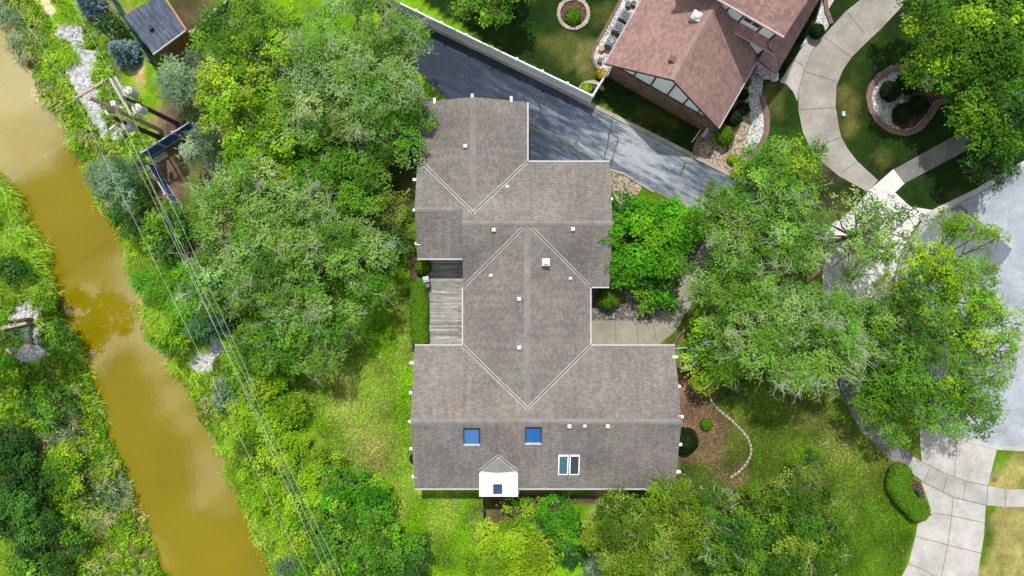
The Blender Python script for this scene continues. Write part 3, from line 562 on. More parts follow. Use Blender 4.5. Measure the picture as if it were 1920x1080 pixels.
def spruce(px, py, rpx, h, label, palette='spruce'):
    r = np.random.default_rng(int(px)); c = P(px, py, h*.4); Rm = rpx*(H-h*.3)/F; o = thing('blue_spruce', label, 'tree', (c[0], c[1], 0), 'blue spruces behind the river')
    VV, CC = [], []; segs = [[c[0], c[1], 0, c[0], c[1], h*.95, .12, .02]]
    for tier in range(13):
        f = tier/12; z = h*(.08+.9*f); rr = Rm*(1-f)**.62+.05; nb = int(19-9*f)
        for k in range(nb):
            a = 6.283*k/nb+tier*1.1+r.normal(0, .12); L = rr*r.uniform(.8, 1.12); dv = np.array([math.cos(a), math.sin(a), -.18]); segs.append([c[0], c[1], z, *(np.array([c[0], c[1], z])+dv*L*.92), .025, .006])
            n = int(22+L*60); s = r.uniform(.12, 1, n)**.75; p = np.array([c[0], c[1], z])+dv*(s*L)[:, None]; sd_ = np.array([-dv[1], dv[0], 0]); w = .30*(1.08-s)+.05
            sg = r.choice([-1, 1], n); p = p+sd_*(sg*w*r.random(n)*.7)[:, None]+r.normal(0, .03, (n, 3)); t = norm(dv+sd_*(sg*.8)[:, None]+r.normal(0, .2, (n, 3)))
            VV.append(leaf_quads(p, norm(np.array([0, 0, 1.])+r.normal(0, .4, (n, 3))), t, r.uniform(.12, .24, n), r.uniform(.04, .07, n))); CC.append(pal(palette, n, r)*(.75+.5*s[:, None]))
    quads('crown', np.concatenate(VV), np.concatenate(CC), M['needle'], o); tubes_mesh('trunk', segs, M['bark'], o, 5); return o
def globe_mesh(r, R, palette, hz=None, n=None, L=.09):
    """closely clipped bush: dense skin of small leaves over a dark core"""
    hz = hz or R; n = n or int(2600*R*R+500); d = r.normal(0, 1, (n, 3)); d[:, 2] = np.abs(d[:, 2])-.15; d = norm(d)
    p = d*np.array([R, R, hz])*(1+r.normal(0, .035, (n, 1)))*(1+.05*np.sin(d[:, :1]*5+1)*np.sin(d[:, 1:2]*6)); p[:, 2] += hz*.85
    V = leaf_quads(p, norm(d+r.normal(0, .45, (n, 3))), r.normal(0, 1, (n, 3)), r.uniform(.7, 1.3, n)*L*1.3, r.uniform(.7, 1.3, n)*L*.8)
    V[..., 2] = np.maximum(V[..., 2], .02); return V, pal(palette, n, r)
def core(mb, c, R, hz, n=10):
    for i in range(4):
        z0, z1 = i/4, (i+1)/4; f = lambda z: R*math.sqrt(max(0, 1-(z*1.7-.75)**2))*.93
        mb.tube((c[0], c[1], c[2]+z0*hz*1.8), (c[0], c[1], c[2]+z1*hz*1.8), f(z0), f(z1)+.01, n, 0, i == 3)
M['core'] = mat_plain('shrub_inner', (.016, .03, .008), .95, .3, 6)
def globe(px, py, rpx, palette, label, name='clipped_bush', group=None, hz=1.0, zc=.6):
    r = np.random.default_rng(int(px*3+py)); R = rpx*(H-zc)/F; c = P(px, py, zc); c[2] = 0; o = thing(name, label, 'bush', c, group)
    V, Cc = globe_mesh(r, R, palette, R*hz); V = V+c; quads('foliage', V, Cc, M['leaf'], o); mb = MB(); core(mb, c, R*.94, R*hz*.96); mb.build('stem', M['core'], o, True); return o

# ------------------------------------------------------------------ the main house
ZE = 2.7
house = thing('grey_shingle_house', 'long grey shingled house in the middle with crossing gable wings', 'house', (1, 0, 0))
roof = MB(); TH = .16
def slope(mb, e0, e1, r1, r0, m=0):
    """roof slab: eave e0->e1, ridge r0->r1 above them"""
    e0, e1, r0, r1 = [np.array(v, float) for v in (e0, e1, r0, r1)]; u = e1-e0; L = np.linalg.norm(u); u /= L
    pts = [e0, e1, r1, r0]; n = np.cross(e1-e0, r0-e0)
    if n[2] < 0: pts = [e1, e0, r0, r1]
    up = r0-e0; up = up-u*np.dot(up, u); up /= np.linalg.norm(up); off = abs(e0[0]*1.3+e0[1]*.7)
    uv = [(float(np.dot(p-e0, u))+off, float(np.dot(p-e0, up))) for p in pts]
    mb.face(pts, m, uv); lo = [p-np.array([0, 0, TH]) for p in pts]; mb.face(lo[::-1], 1)
    for i in range(4): j = (i+1) % 4; mb.face([lo[i], lo[j], pts[j], pts[i]], 1)
def wing(mb, axis, a0, a1, e0, rd, e1, zr, ze=ZE, ze1=None):
    ze1 = ze if ze1 is None else ze1
    q = (lambda a, b, z: (a, b, z)) if axis == 'x' else (lambda a, b, z: (b, a, z))
    slope(mb, q(a0, e0, ze), q(a1, e0, ze), q(a1, rd, zr), q(a0, rd, zr)); slope(mb, q(a0, e1, ze1), q(a1, e1, ze1), q(a1, rd, zr), q(a0, rd, zr))
BL, BR = -6.92, 11.56
wing(roof, 'x', BL, BR, -14.22, -9.12, -4.12, 4.66)                       # south wing
wing(roof, 'y', -9.0, 4.42, -3.45, 1.06, 5.53, 4.30)                      # middle
wing(roof, 'x', -3.46, 6.92, .114, 4.45, 8.94, 4.335)                     # cross wing
wing(roof, 'x', -6.74, -3.465, 2.12, 5.43, 8.94, 3.972)                   # its narrower west end
wing(roof, 'y', 5.0, 13.2, -6.44, -2.69, 1.06, 4.05)                      # garage wing
roof.face([(-3.47, .114, 2.7), (-3.47, 4.45, 4.30), (-3.47, 5.43, 3.93), (-3.47, 2.12, 2.6)], 1)
ro = roof.build('roof', [M['roof'], M['gutter']], house)
def cap(p0, p1, w=.34, s=.36, mat=None, par=None):
    mb = MB()
    p0, p1 = np.array(p0, float), np.array(p1, float); d = p1-p0; L = np.linalg.norm(d); d /= L; sd_ = np.array([-d[1], d[0], 0]); n = max(1, int(L/.28))
    for i in range(n):
        a, b = p0+d*L*i/n, p0+d*L*(i+1)/n; z = np.array([0, 0, .035]); z2 = np.array([0, 0, .018]); dn = np.array([0, 0, -w/2*s])
        for sg in (1, -1):
            f = [a+z, b+z2, b+z2+sg*sd_*w/2+dn, a+z+sg*sd_*w/2+dn]; mb.face(f if sg < 0 else f[::-1])
    mb.build('ridge_cap', mat or M['ridge'], par or ro)
cap((BL, -9.12, 4.66), (BR, -9.12, 4.66), .4); cap((1.06, -8.2, 4.30), (1.06, 4.1, 4.30), .44); cap((-3.46, 4.45, 4.335), (6.92, 4.45, 4.335)); cap((-6.74, 5.43, 3.972), (-3.47, 5.43, 3.972)); cap((-2.69, 5.25, 4.05), (-2.69, 13.2, 4.05), .44)
def valley(p0, p1):
    p0, p1 = np.array(p0, float), np.array(p1, float); m = MB(); d = p1-p0; d /= np.linalg.norm(d); s = np.array([-d[1], d[0], 0]); s /= np.linalg.norm(s)
    for k in (-.095, .095): m.beam(p0+s*k+np.array([0, 0, .045]), p1+s*k+np.array([0, 0, .045]), .04, .03, 0)
    m.beam(p0+np.array([0, 0, .012]), p1+np.array([0, 0, .012]), .15, .03, 1)
    m.build('valley_flashing', [M['flash'], M['fencewood']], ro)
valley((-3.45, -4.12, ZE), (1.06, -8.27, 4.3)); valley((5.53, -4.12, ZE), (1.06, -8.27, 4.3)); valley((-3.40, .114, ZE), (.75, 4.15, 4.2)); valley((5.53, .114, ZE), (1.35, 4.15, 4.2)); valley((-6.40, 8.90, ZE), (-2.69, 5.22, 4.05)); valley((1.06, 8.94, ZE), (-2.69, 5.22, 4.05))
def gutter(p0, p1):
    m = MB(); m.beam(np.array(p0)+(0, 0, -.05), np.array(p1)+(0, 0, -.05), .10, .10); m.build('gutter', M['gutter'], house)
for a, b in [((BL, -14.29), (-2.3, -14.29)), ((.42, -14.29), (BR, -14.29)), ((BL, -4.05), (-3.52, -4.05)), ((5.60, -4.05), (BR, -4.05)), ((-3.52, -4.0), (-3.52, .05)), ((5.60, -4.0), (5.60, .05)), ((5.68, .045), (6.92, .045)), ((-6.74, 2.05), (-3.52, 2.05)), ((1.13, 9.0), (1.13, 13.2)), ((1.2, 9.01), (6.92, 9.01)), ((-6.51, 9.0), (-6.51, 13.2))]:
    gutter((*a, ZE), (*b, ZE))
wl = MB()
def wallbox(x0, x1, y0, y1, z1, gable=None, zr=0, rd=0):
    b = [(x0, y0), (x1, y0), (x1, y1), (x0, y1)]
    for i in range(4): j = (i+1) % 4; wl.face([(*b[i], -.02), (*b[j], -.02), (*b[j], z1), (*b[i], z1)])
    if gable == 'x':
        for x in (x0, x1): wl.face([(x, y0, z1), (x, y1, z1), (x, rd, zr)] if x == x1 else [(x, y1, z1), (x, y0, z1), (x, rd, zr)])
    if gable == 'y':
        for y in (y0, y1): wl.face([(x0, y, z1), (x1, y, z1), (rd, y, zr)] if y == y0 else [(x1, y, z1), (x0, y, z1), (rd, y, zr)])
wallbox(BL+.3, BR-.3, -13.7, -4.6, 2.66, 'x', 4.38, -9.12); wallbox(-2.95, 5.05, -8, 3, 2.65); wallbox(-3.1, 6.6, .6, 8.45, 2.64, 'x', 4.06, 4.45); wallbox(-6.45, -3.0, 2.6, 8.44, 2.63, 'x', 3.68, 5.43); wallbox(-5.95, .57, 6, 12.9, 2.62, 'y', 3.78, -2.69)
wl.build('wall', M['siding'], house)
def opening(name, c, w, h, nrm, mat, fm='white', sub=True):
    """framed opening on a wall facing nrm (unit axis)"""
    c = np.array(c, float); n = np.array(nrm, float); u = np.array([-n[1], n[0], 0]); m = MB(); z = np.array([0, 0, 1.])
    for s in (-1, 1): m.beam(c+n*.03+u*s*(w/2+.04)-z*h/2, c+n*.03+u*s*(w/2+.04)+z*h/2, .08, .08)
    for s in (-1, 1): m.beam(c+n*.03-u*(w/2+.08)+z*s*(h/2+.04), c+n*.03+u*(w/2+.08)+z*s*(h/2+.04), .08, .08)
    f = m.build(name, M[fm], house); g_ = MB(); g_.beam(c+n*.02-u*w/2, c+n*.02+u*w/2, .03, h); g_.build('pane' if name == 'window' else 'panel', M[mat], f)
for y in (-3, -1): opening('window', (5.05, y, 1.5), 1.2, 1.2, (1, 0, 0), 'darkglass')
opening('door', (-2.95, -1.8, 1.05), 1.8, 2.05, (-1, 0, 0), 'darkglass'); opening('garage_door', (.57, 10.9, 1.1), 3.0, 2.15, (1, 0, 0), 'white')
for y in (-11.5, -7): opening('window', (BL+.3, y, 1.5), 1.4, 1.2, (-1, 0, 0), 'darkglass'); opening('window', (BR-.3, y, 1.5), 1.4, 1.2, (1, 0, 0), 'darkglass')
for x in (3, 6.5, 9.5): opening('window', (x, -13.7, 1.5), 1.4, 1.2, (0, -1, 0), 'darkglass')
def beam_end(p, d, z):
    k = P(p[0], p[1], z); m = MB(); d = np.array([*d, 0.]); m.beam(k-d*.28, k+d*.10, .17, .24); m.build('beam_end', M['white'], house)
for p, d, z in [((815, 187), (0, 1), 2.95), ((885.5, 179.5), (0, 1), 3.85), ((958.5, 184), (0, 1), 3.0), ((777, 337), (-1, 0), 2.95), ((777, 394), (-1, 0), 3.7), ((781, 457), (-1, 0), 2.95), ((1146, 373), (1, 0), 3.4), ((1143, 424), (1, 0), 4.1), ((771, 680), (-1, 0), 2.9), ((770, 736), (-1, 0), 3.6), ((769, 790), (-1, 0), 4.4), ((771, 841), (-1, 0), 3.6), ((775, 893), (-1, 0), 2.9), ((1268, 669), (1, 0), 2.9), ((1272.5, 724), (1, 0), 3.6), ((1278, 781), (1, 0), 4.4), ((1275.5, 833), (1, 0), 3.6), ((1273, 884), (1, 0), 2.9)]:
    beam_end(p, d, z)
def roof_z(x, y):
    zs = []
    f = lambda t, e0, rd, e1, zr: ZE+(zr-ZE)*((t-e0)/(rd-e0) if (t-rd)*(e0-rd) > 0 else (t-e1)/(rd-e1))
    if BL <= x <= BR and -14.22 <= y <= -4.12: zs.append(f(y, -14.22, -9.12, -4.12, 4.66))
    if -9 <= y <= 4.42 and -3.45 <= x <= 5.53: zs.append(f(x, -3.45, 1.06, 5.53, 4.3))
    if -3.46 <= x <= 6.92 and .114 <= y <= 8.94: zs.append(f(y, .114, 4.45, 8.94, 4.335))
    if 5 <= y <= 13.2 and -6.44 <= x <= 1.06: zs.append(f(x, -6.44, -2.69, 1.06, 4.05))
    return max(zs) if zs else ZE
def onroof(px, py):
    z = 3.5
    for _ in range(8): p = P(px, py, z); z = roof_z(p[0], p[1])
    return P(px, py, z)
def vent(px, py, s=.28, name='roof_vent', mat='lid', h=.2):
    k = onroof(px, py); m = MB(); m.tube(k-(0, 0, .1), k+(0, 0, h*.6), s*.34, s*.34, 8, 1); z = k[2]+h
    m.hexa([(k[0]-s/2, k[1]-s/2, z-.08), (k[0]+s/2, k[1]-s/2, z-.08), (k[0]+s/2, k[1]+s/2, z-.08), (k[0]-s/2, k[1]+s/2, z-.08)], [(k[0]-s*.42, k[1]-s*.42, z), (k[0]+s*.42, k[1]-s*.42, z), (k[0]+s*.42, k[1]+s*.42, z), (k[0]-s*.42, k[1]+s*.42, z)])
    m.build(name, [M[mat], M['greymetal']], ro)
for p in [(872.5, 274.5), (926, 431), (1074, 429.5), (973.5, 560.5), (973.5, 651.5), (1067.5, 798.5), (1139, 798.5)]: vent(*p)
for p in [(1065.5, 815), (1137.5, 812)]: vent(*p, .17, 'exhaust_cap', 'fencewood', .15)
for p in [(951, 350), (920, 516.5), (1069.5, 522), (1096.5, 798.5)]:
    k = onroof(*p); m = MB(); m.tube(k-(0, 0, .1), k+(0, 0, .28), .055, .05, 8); m.box(k+(0, 0, .0), (.22, .22, .1)); m.build('plumbing_pipe', M['lid'], ro)
k = onroof(1023, 492); m = MB(); m.box(k+(0, 0, .12), (.46, .46, .7)); ch = m.build('chimney', M['greymetal'], house)
m = MB(); m.box(k+(0, 0, .50), (.52, .52, .06)); m.tube(k+(0, 0, .53), k+(0, 0, .68), .15, .15, 12); m.box(k+(0, 0, .70), (.26, .26, .04)); m.build('chimney_cap', M['lid'], ch)
def skylight(px, py, w, l, mat, fm):
    k = onroof(px, py); s = -(4.66-ZE)/(5.1); m = MB(); n = np.array([0, s, 1]); n /= np.linalg.norm(n); u = np.array([1., 0, 0]); v = np.cross(n, u)
    q = lambda a, b, c: k+u*a+v*b+n*c
    fr = .07
    for a0, a1, b0, b1 in ((-w/2, w/2, -l/2, -l/2+fr), (-w/2, w/2, l/2-fr, l/2), (-w/2, -w/2+fr, -l/2+fr, l/2-fr), (w/2-fr, w/2, -l/2+fr, l/2-fr)):
        c4 = [(a0, b0), (a1, b0), (a1, b1), (a0, b1)]; m.hexa([q(a, b, -.05) for a, b in c4], [q(a, b, .11) for a, b in c4])
    f = m.build('skylight', M[fm], ro); g_ = MB(); a, b = w/2-fr, l/2-fr; g_.hexa([q(-a, -b, .02), q(a, -b, .02), q(a, b, .02), q(-a, b, .02)], [q(-a, -b, .085), q(a, -b, .085), q(a, b, .085), q(-a, b, .085)]); g_.build('pane', M[mat], f)
    if fm == 'black': g2 = MB(); g2.hexa([q(-w/2, -l/2-.02, .0), q(w/2, -l/2-.02, .0), q(w/2, -l/2+.16, .0), q(-w/2, -l/2+.16, .0)], [q(-w/2, -l/2-.02, .12), q(w/2, -l/2-.02, .12), q(w/2, -l/2+.16, .125), q(-w/2, -l/2+.16, .125)]); g2.build('flashing', M['greymetal'], f)
skylight(884.5, 818.5, 1.14, 1.36, 'blueglass', 'black'); skylight(1000, 816.5, 1.12, 1.36, 'blueglass', 'black'); skylight(1056, 871, .70, 1.62, 'paleglass', 'white'); skylight(1077, 871, .70, 1.62, 'darkglass', 'white')
# chimney chase over the south eave with its cricket
m = MB(); m.box((-.93, -13.63, 1.9), (2.56, 1.52, 3.8)); chs = m.build('chimney_chase', M['white'], house)
m = MB(); m.box((-.93, -13.64, 3.85), (2.68, 1.62, .1)); m.build('chase_cap', mat_plain('stained_white_metal', (.74, .74, .72), .45, .16, 1.7, .05), chs)
m = MB(); kk = P(933, 917, 4.0); m.box((kk[0], kk[1], 3.97), (.62, .62, .14)); fl = m.build('flue_cover', M['black'], chs); m = MB(); m.box((kk[0]+.01, kk[1], 4.05), (.48, .48, .03)); m.build('flue_pane', mk_glass('navy_glass', (.025, .06, .13)), fl)
m = MB(); A_, B_, C_, D_ = (-.95, -11.70, 3.69), (-2.28, -12.86, 3.24), (.40, -12.86, 3.24), (-.95, -12.86, 3.72)
for f in ([B_, D_, A_], [D_, C_, A_]):
    m.face(f, 0, [(v[0], v[1]) for v in f])
m.build('cricket', M['ridge'], ro)
valley(B_, A_); valley(C_, A_)
m = MB(); m.beam((.45, -14.45, 3.0), (.45, -14.45, .1), .09, .09); m.build('downspout', M['gutter'], house)
m = MB(); m.beam((BR+.02, -4.3, 2.5), (BR+1.0, -4.25, 2.45), .06, .05); m.build('bracket_arm', M['gutter'], house)
# deck
dk = thing('wooden_deck', 'weathered grey plank deck in the notch of the house', 'deck', (-5, -1, 0)); m = MB()
dx0, dx1, dy0, dy1, dz = P(799, 0, .35)[0], -2.97, -4.58, 2.58, .35
m.face([(dx0, dy0, dz), (dx1, dy0, dz), (dx1, dy1, dz), (dx0, dy1, dz)], 0, [(dx0+40, dy0+40), (dx1+40, dy0+40), (dx1+40, dy1+40), (dx0+40, dy1+40)]); m.build('boards', M['deck'], dk)
m = MB()
for a, b in (((dx0, dy0), (dx0, dy1)), ((dx0, dy0), (dx1, dy0)), ((dx0, dy1), (dx1, dy1))): m.beam((*a, dz-.12), (*b, dz-.12), .05, .22)
for x in (dx0+.1, (dx0+dx1)/2, dx1-.1):
    for y in (dy0+.1, -1, dy1-.1): m.beam((x, y, -.02), (x, y, dz-.02), .1, .1)
m.build('frame', M['greywood'], dk)
gr = P(799, 527, 1.0); gl = thing('gas_grill', 'grey gas grill standing at the edge of the deck', 'grill', (gr[0], gr[1], .35)); rz = R_(12)
m = MB(); m.box((gr[0], gr[1]+.05, .78), (.45, .62, .5), rz); m.build('cart', M['black'], gl); m = MB(); m.box((gr[0], gr[1]+.14, 1.08), (.42, .42, .14), rz); m.tube((gr[0]-.16, gr[1]+.14, 1.14), (gr[0]+.16, gr[1]+.14, 1.14), .14, .14, 10); m.build('lid', M['greymetal'], gl)
m = MB(); m.box((gr[0]+.06, gr[1]-.34, 1.03), (.4, .28, .04), rz); m.build('side_shelf', M['ac'], gl)

# ------------------------------------------------------------------ the red-brown roofed house next door
L0 = P(1135, 119, 2.9); gv, dv = np.array([.869, -.496, 0]), np.array([.479, .878, 0]); gv /= np.linalg.norm(gv); dv = np.array([-gv[1], gv[0], 0])
def NH(a, b, z): p = L0+gv*a+dv*b; p[2] = z; return p
nh = thing('tudor_house', 'half-timbered house with red-brown shingle roofs at the top', 'house', NH(4.6, 5, 0))
m = MB(); EZ, RZ = 2.9, 6.5
slope(m, NH(0, 0, EZ), NH(0, 14, EZ), NH(4.55, 14, RZ), NH(4.55, 0, RZ)); slope(m, NH(9.2, 0, EZ), NH(9.2, 5.98, EZ), NH(4.55, 5.98, RZ), NH(4.55, 0, RZ))
slope(m, NH(1.5, 5.74, 7.2), NH(9.35, 5.74, 7.2), NH(9.35, 10.2, 9.3), NH(1.5, 10.2, 9.3)); slope(m, NH(1.5, 14.7, 7.2), NH(9.35, 14.7, 7.2), NH(9.35, 10.2, 9.3), NH(1.5, 10.2, 9.3))
slope(m, NH(5.2, 5.55, 4.9), NH(9.7, 5.55, 4.9), NH(9.7, 6.02, 5.43), NH(5.2, 6.02, 5.43)); slope(m, NH(9.7, 5.55, 4.9), NH(9.7, 14.5, 4.9), NH(8.99, 14.5, 5.43), NH(8.99, 5.55, 5.43))
slope(m, NH(10.95, 5.4, 2.6), NH(10.95, 14.5, 2.6), NH(9.22, 14.5, 3.35), NH(9.22, 5.4, 3.35))
nr = m.build('roof', [M['roof_red'], M['darkwood']], nh)
cap(NH(4.55, 0, RZ), NH(4.55, 5.95, RZ), .5, .78, mat_plain('red_ridge', (.25, .165, .143), .9, .2, 2), nr)
M['pinkgutter'] = mat_plain('mauve_gutter', (.34, .28, .28), .5, .15, 3)
def trim(pts, w=.09, h=.11, name='gutter', mat='pinkgutter'):
    m = MB()
    for a, b in zip(pts[:-1], pts[1:]): m.beam(a, b, w, h)
    m.build(name, M[mat], nh)
trim([NH(-.06, 0, EZ-.05), NH(-.06, 14, EZ-.05)]); trim([NH(9.26, 0, EZ-.05), NH(9.26, 6.2, EZ-.05)]); trim([NH(1.5, 5.67, 7.15), NH(9.35, 5.67, 7.15)], .12, .14); trim([NH(6.3, 5.48, 4.85), NH(9.75, 5.48, 4.85)]); trim([NH(9.3, 5.36, 2.9), NH(10.95, 5.36, 2.56)]); trim([NH(0, -.03, EZ-.08), NH(4.55, -.03, RZ-.08), NH(9.2, -.03, EZ-.08)], .05, .16, 'rake_board', 'darkwood'); trim([NH(9.35, 5.3, 3.1), NH(9.3, 5.85, 3.1), NH(9.25, 6.0, 3.4)], .09, .09, 'downspout')
m = MB()
def bw(a0, b0, a1, b1, z0, z1):
    p, q = NH(a0, b0, z0), NH(a1, b1, z0); L = float(np.linalg.norm(q-p)); m.face([p, q, NH(a1, b1, z1), NH(a0, b0, z1)], 0, [(0, 0), (L, 0), (L, z1-z0), (0, z1-z0)])
bw(.5, .25, 8.75, .25, -.02, 2.86); bw(8.75, .25, 8.75, 6.5, -.02, 2.84); bw(.5, 14, .5, .25, -.02, 2.84); bw(9.2, 5.9, 9.2, 14, -.02, 3.3); m.build('brick_wall', M['brick'], nh)
m = MB(); zt_ = lambda a: EZ+(RZ-EZ)*(1-abs(a-4.55)/4.62)-.14
m.face([NH(.55, .235, 2.86), NH(8.7, .235, 2.86), NH(4.55, .235, RZ-.14)]); m.face([NH(1.7, 6.0, 3.2), NH(8.95, 6.0, 3.2), NH(8.95, 6.0, 7.3), NH(1.7, 6.0, 7.3)]); m.face([NH(5, 5.86, 2.95), NH(9.15, 5.86, 2.95), NH(9.15, 5.86, 5.1), NH(5, 5.86, 5.1)]); m.face([NH(8.95, 6.0, 2.5), NH(8.95, 14.4, 2.5), NH(8.95, 14.4, 7.3), NH(8.95, 6.0, 7.3)])
m.build('stucco_panel', M['white'], nh)
def timber(p, q, w, h): m = MB(); m.beam(p, q, w, h); m.build('timber', M['darkwood'], nh)
for a in (2.2, 3.55, 4.9, 6.2, 7.4): timber(NH(a, .2, 2.97), NH(a, .2, zt_(a)), .10, .06)
timber(NH(.6, .2, 2.90), NH(8.7, .2, 2.90), .06, .10)
for a in (3.1, 4.3, 5.4, 6.5, 7.9, 8.9): timber(NH(a, 5.97, 5.4), NH(a, 5.97, 7.12), .11, .06)
for a in (7.0, 8.0, 9.08): timber(NH(a, 5.83, 3.0), NH(a, 5.83, 4.85), .11, .06)
m = MB(); 
for a0, a1 in ((6.58, 7.18), (7.2, 7.82)): m.beam(NH(a0, 5.96, 6.5), NH(a1, 5.96, 6.5), .08, .95)
wf = m.build('window', M['gutter'], nh); m = MB()
for a0, a1 in ((6.64, 7.14), (7.26, 7.76)): m.beam(NH(a0, 5.93, 6.5), NH(a1, 5.93, 6.5), .06, .8)
m.build('pane', M['darkglass'], wf)
def nroof(px, py, right):
    z = 5.
    for _ in range(12):
        p = P(px, py, z)-L0; a = float(np.dot(p, gv)); z = EZ+(RZ-EZ)*(a/4.55 if not right else (9.2-a)/4.65)
    return P(px, py, z)
rzN = math.atan2(gv[1], gv[0])
k = nroof(1303.5, 33, False); m = MB(); m.box(k+(0, 0, .12), (.62, .62, .5), rzN); so = m.build('dome_skylight', M['greymetal'], nr); m = MB()
for i in range(4):
    z0, z1 = i/4, (i+1)/4; m.tube(k+(0, 0, .37+z0*.2), k+(0, 0, .37+z1*.2), .27*math.sqrt(1-z0**2), .27*math.sqrt(1-z1**2)+.001, 14, 0, i == 3)
m.build('dome', M['dome'], so, True)
k = nroof(1259.5, 112.5, False); m = MB(); m.box(k+(0, 0, .1), (.34, .34, .3), rzN); m.box(k+(0, 0, .27), (.4, .4, .05), rzN); m.build('roof_vent', mat_plain('brown_vent', (.12, .06, .05), .6), nr)
# air conditioners, pot, rocks at that house
for i, (px, py, col, lab) in enumerate([(1147, 78, 'greymetal', 'pale grey air conditioner nearest the terracotta stepping pot'), (1160, 51, 'ac', 'dark air conditioner in the middle of the row on white gravel'), (1172, 29, 'ac', 'dark air conditioner farthest up the row by the dark pots')]):
    k = P(px, py, .7); a = thing('air_conditioner', lab, 'air conditioner', (k[0], k[1], 0), 'air conditioners beside the brown roof'); m = MB(); m.box((k[0], k[1], .38), (.74, .74, .70), rzN); m.build('case', M['ac'], a)
    m = MB(); m.tube((k[0], k[1], .73), (k[0], k[1], .80), .34, .34, 18); m.build('fan_ring', M['ac'], a); m = MB(); m.tube((k[0], k[1], .80), (k[0], k[1], .815), .25, .25, 18)
    for q in range(5): t = q*1.257; m.beam((k[0]+.05*math.cos(t), k[1]+.05*math.sin(t), .83), (k[0]+.2*math.cos(t), k[1]+.2*math.sin(t), .83), .06, .02, 1)
    m.build('fan', [M['black'], M['ac'] if col == 'ac' else M['greymetal']], a)
k = P(1127.5, 90, .3); o = thing('terracotta_pot', 'round terracotta pot with a flat tan lid on white gravel', 'pot', (k[0], k[1], 0)); m = MB(); m.tube((k[0], k[1], 0), (k[0], k[1], .3), .16, .21, 16); m.build('pot', M['terracotta'], o); m = MB(); m.tube((k[0], k[1], .3), (k[0], k[1], .34), .225, .225, 16); m.build('lid', M['shedfascia'], o)
for px, py, s, lab in [(1178, 8, .22, 'dark round pot near the top of the gravel strip'), (1188, 6, .2, 'dark round pot close to the brown roof eave'), (1125, 113, .2, 'black meter box on the gravel by the house corner')]:
    k = P(px, py, .3); o = thing('dark_pot', lab, 'pot', (k[0], k[1], 0)); m = MB(); m.tube((k[0], k[1], 0), (k[0], k[1], .32), s*.8, s, 12); m.build('pot', M['black'], o); m = MB(); m.tube((k[0], k[1], .28), (k[0], k[1], .335), s*.8, s*.8, 12); m.build('soil', M['bark'], o)
def rock(r, c, s):
    """faceted boulder as vertex/face lists"""
    v = []; f = []; n = 7; rings = [(0.0, .75), (.35, 1.0), (.72, .78), (1.0, .30)]
    for zz, rr in rings:
        for i in range(n):
            t = 6.283*i/n+r.normal(0, .12); q = s*rr*r.uniform(.8, 1.15); v.append((c[0]+q*math.cos(t), c[1]+q*math.sin(t)*.85, c[2]+s*.75*zz*r.uniform(.9, 1.1)))
    for k in range(3):
        for i in range(n): j = (i+1) % n; f.append((k*n+i, k*n+j, k*n+n+j, k*n+n+i))
    f.append(tuple(3*n+i for i in range(n))); return v, f
def rocks(name, poly, n, smin, smax, mat, label=None, kind='stuff', zf=None, seed=5):
    r = np.random.default_rng(seed); pts = np.array(PL(poly)); lo, hi = pts.min(0), pts.max(0); V, Fc = [], []; k = 0; pw = [(p[0], p[1]) for p in pts]
    while k < n:
        x, y = r.uniform(lo[0], hi[0]), r.uniform(lo[1], hi[1])
        if not inpoly(np.array([x]), np.array([y]), pw)[0]: continue
        z = float(terrain_z(np.array(x), np.array(y))) if zf is None else zf; a, b = rock(r, (x, y, z-.06+r.uniform(0, .1)), r.uniform(smin, smax)*.6); Fc += [tuple(i+len(V) for i in q) for q in b]; V += a; k += 1
    me = bpy.data.meshes.new(name); me.from_pydata(V, [], Fc); me.materials.append(mat); me.update(); o = bpy.data.objects.new(name, me); COL.objects.link(o); return tag(o, label, None, None, kind)
rocks('rock_bed', [(1412, 134), (1424, 122), (1440, 126), (1456, 142), (1450, 152), (1428, 146)], 90, .24, .5, M['stone'], 'pale rocks by the porch roof', zf=0.3)
RIP = [(110, 50), (128, 42), (152, 42), (158, 95), (182, 100), (175, 140), (188, 187), (203, 255), (192, 262), (166, 213), (143, 173), (123, 128), (147, 110), (135, 78), (100, 70)]
rocks('riprap', RIP, 1700, .10, .32, M['stone'], 'white riprap rocks on the bank under the utility poles', seed=6)
rocks('riprap', [(350, 690), (356, 660), (380, 655), (405, 632), (422, 640), (418, 660), (400, 672), (398, 695), (375, 702)], 260, .16, .42, M['stone'], 'white riprap rocks on the right bank below the fronds', seed=8)
rocks('riprap', [(15, 590), (35, 570), (55, 545), (68, 545), (70, 580), (60, 602), (30, 608), (18, 600)], 240, .16, .40, M['stone'], 'white riprap rocks above the culvert apron', seed=9)
rocks('riprap', [(26, 680), (40, 655), (60, 648), (88, 655), (98, 668), (60, 682), (34, 686)], 200, .16, .40, M['stone'], 'white riprap rocks below the culvert apron', seed=10)
rocks('riprap', [(56, 615), (72, 612), (76, 640), (62, 645)], 60, .12, .34, M['edge'], 'brownish rocks at the end of the culvert apron', seed=12)
rocks('riprap', [(0, 400), (25, 420), (22, 445), (0, 450)], 80, .12, .34, M['stone'], 'pale stones at the left border', seed=13)
rocks('riprap', [(210, 235), (235, 245), (232, 262), (205, 262)], 60, .12, .34, M['stone'], 'pale stones scattered below the transformer poles', seed=14)
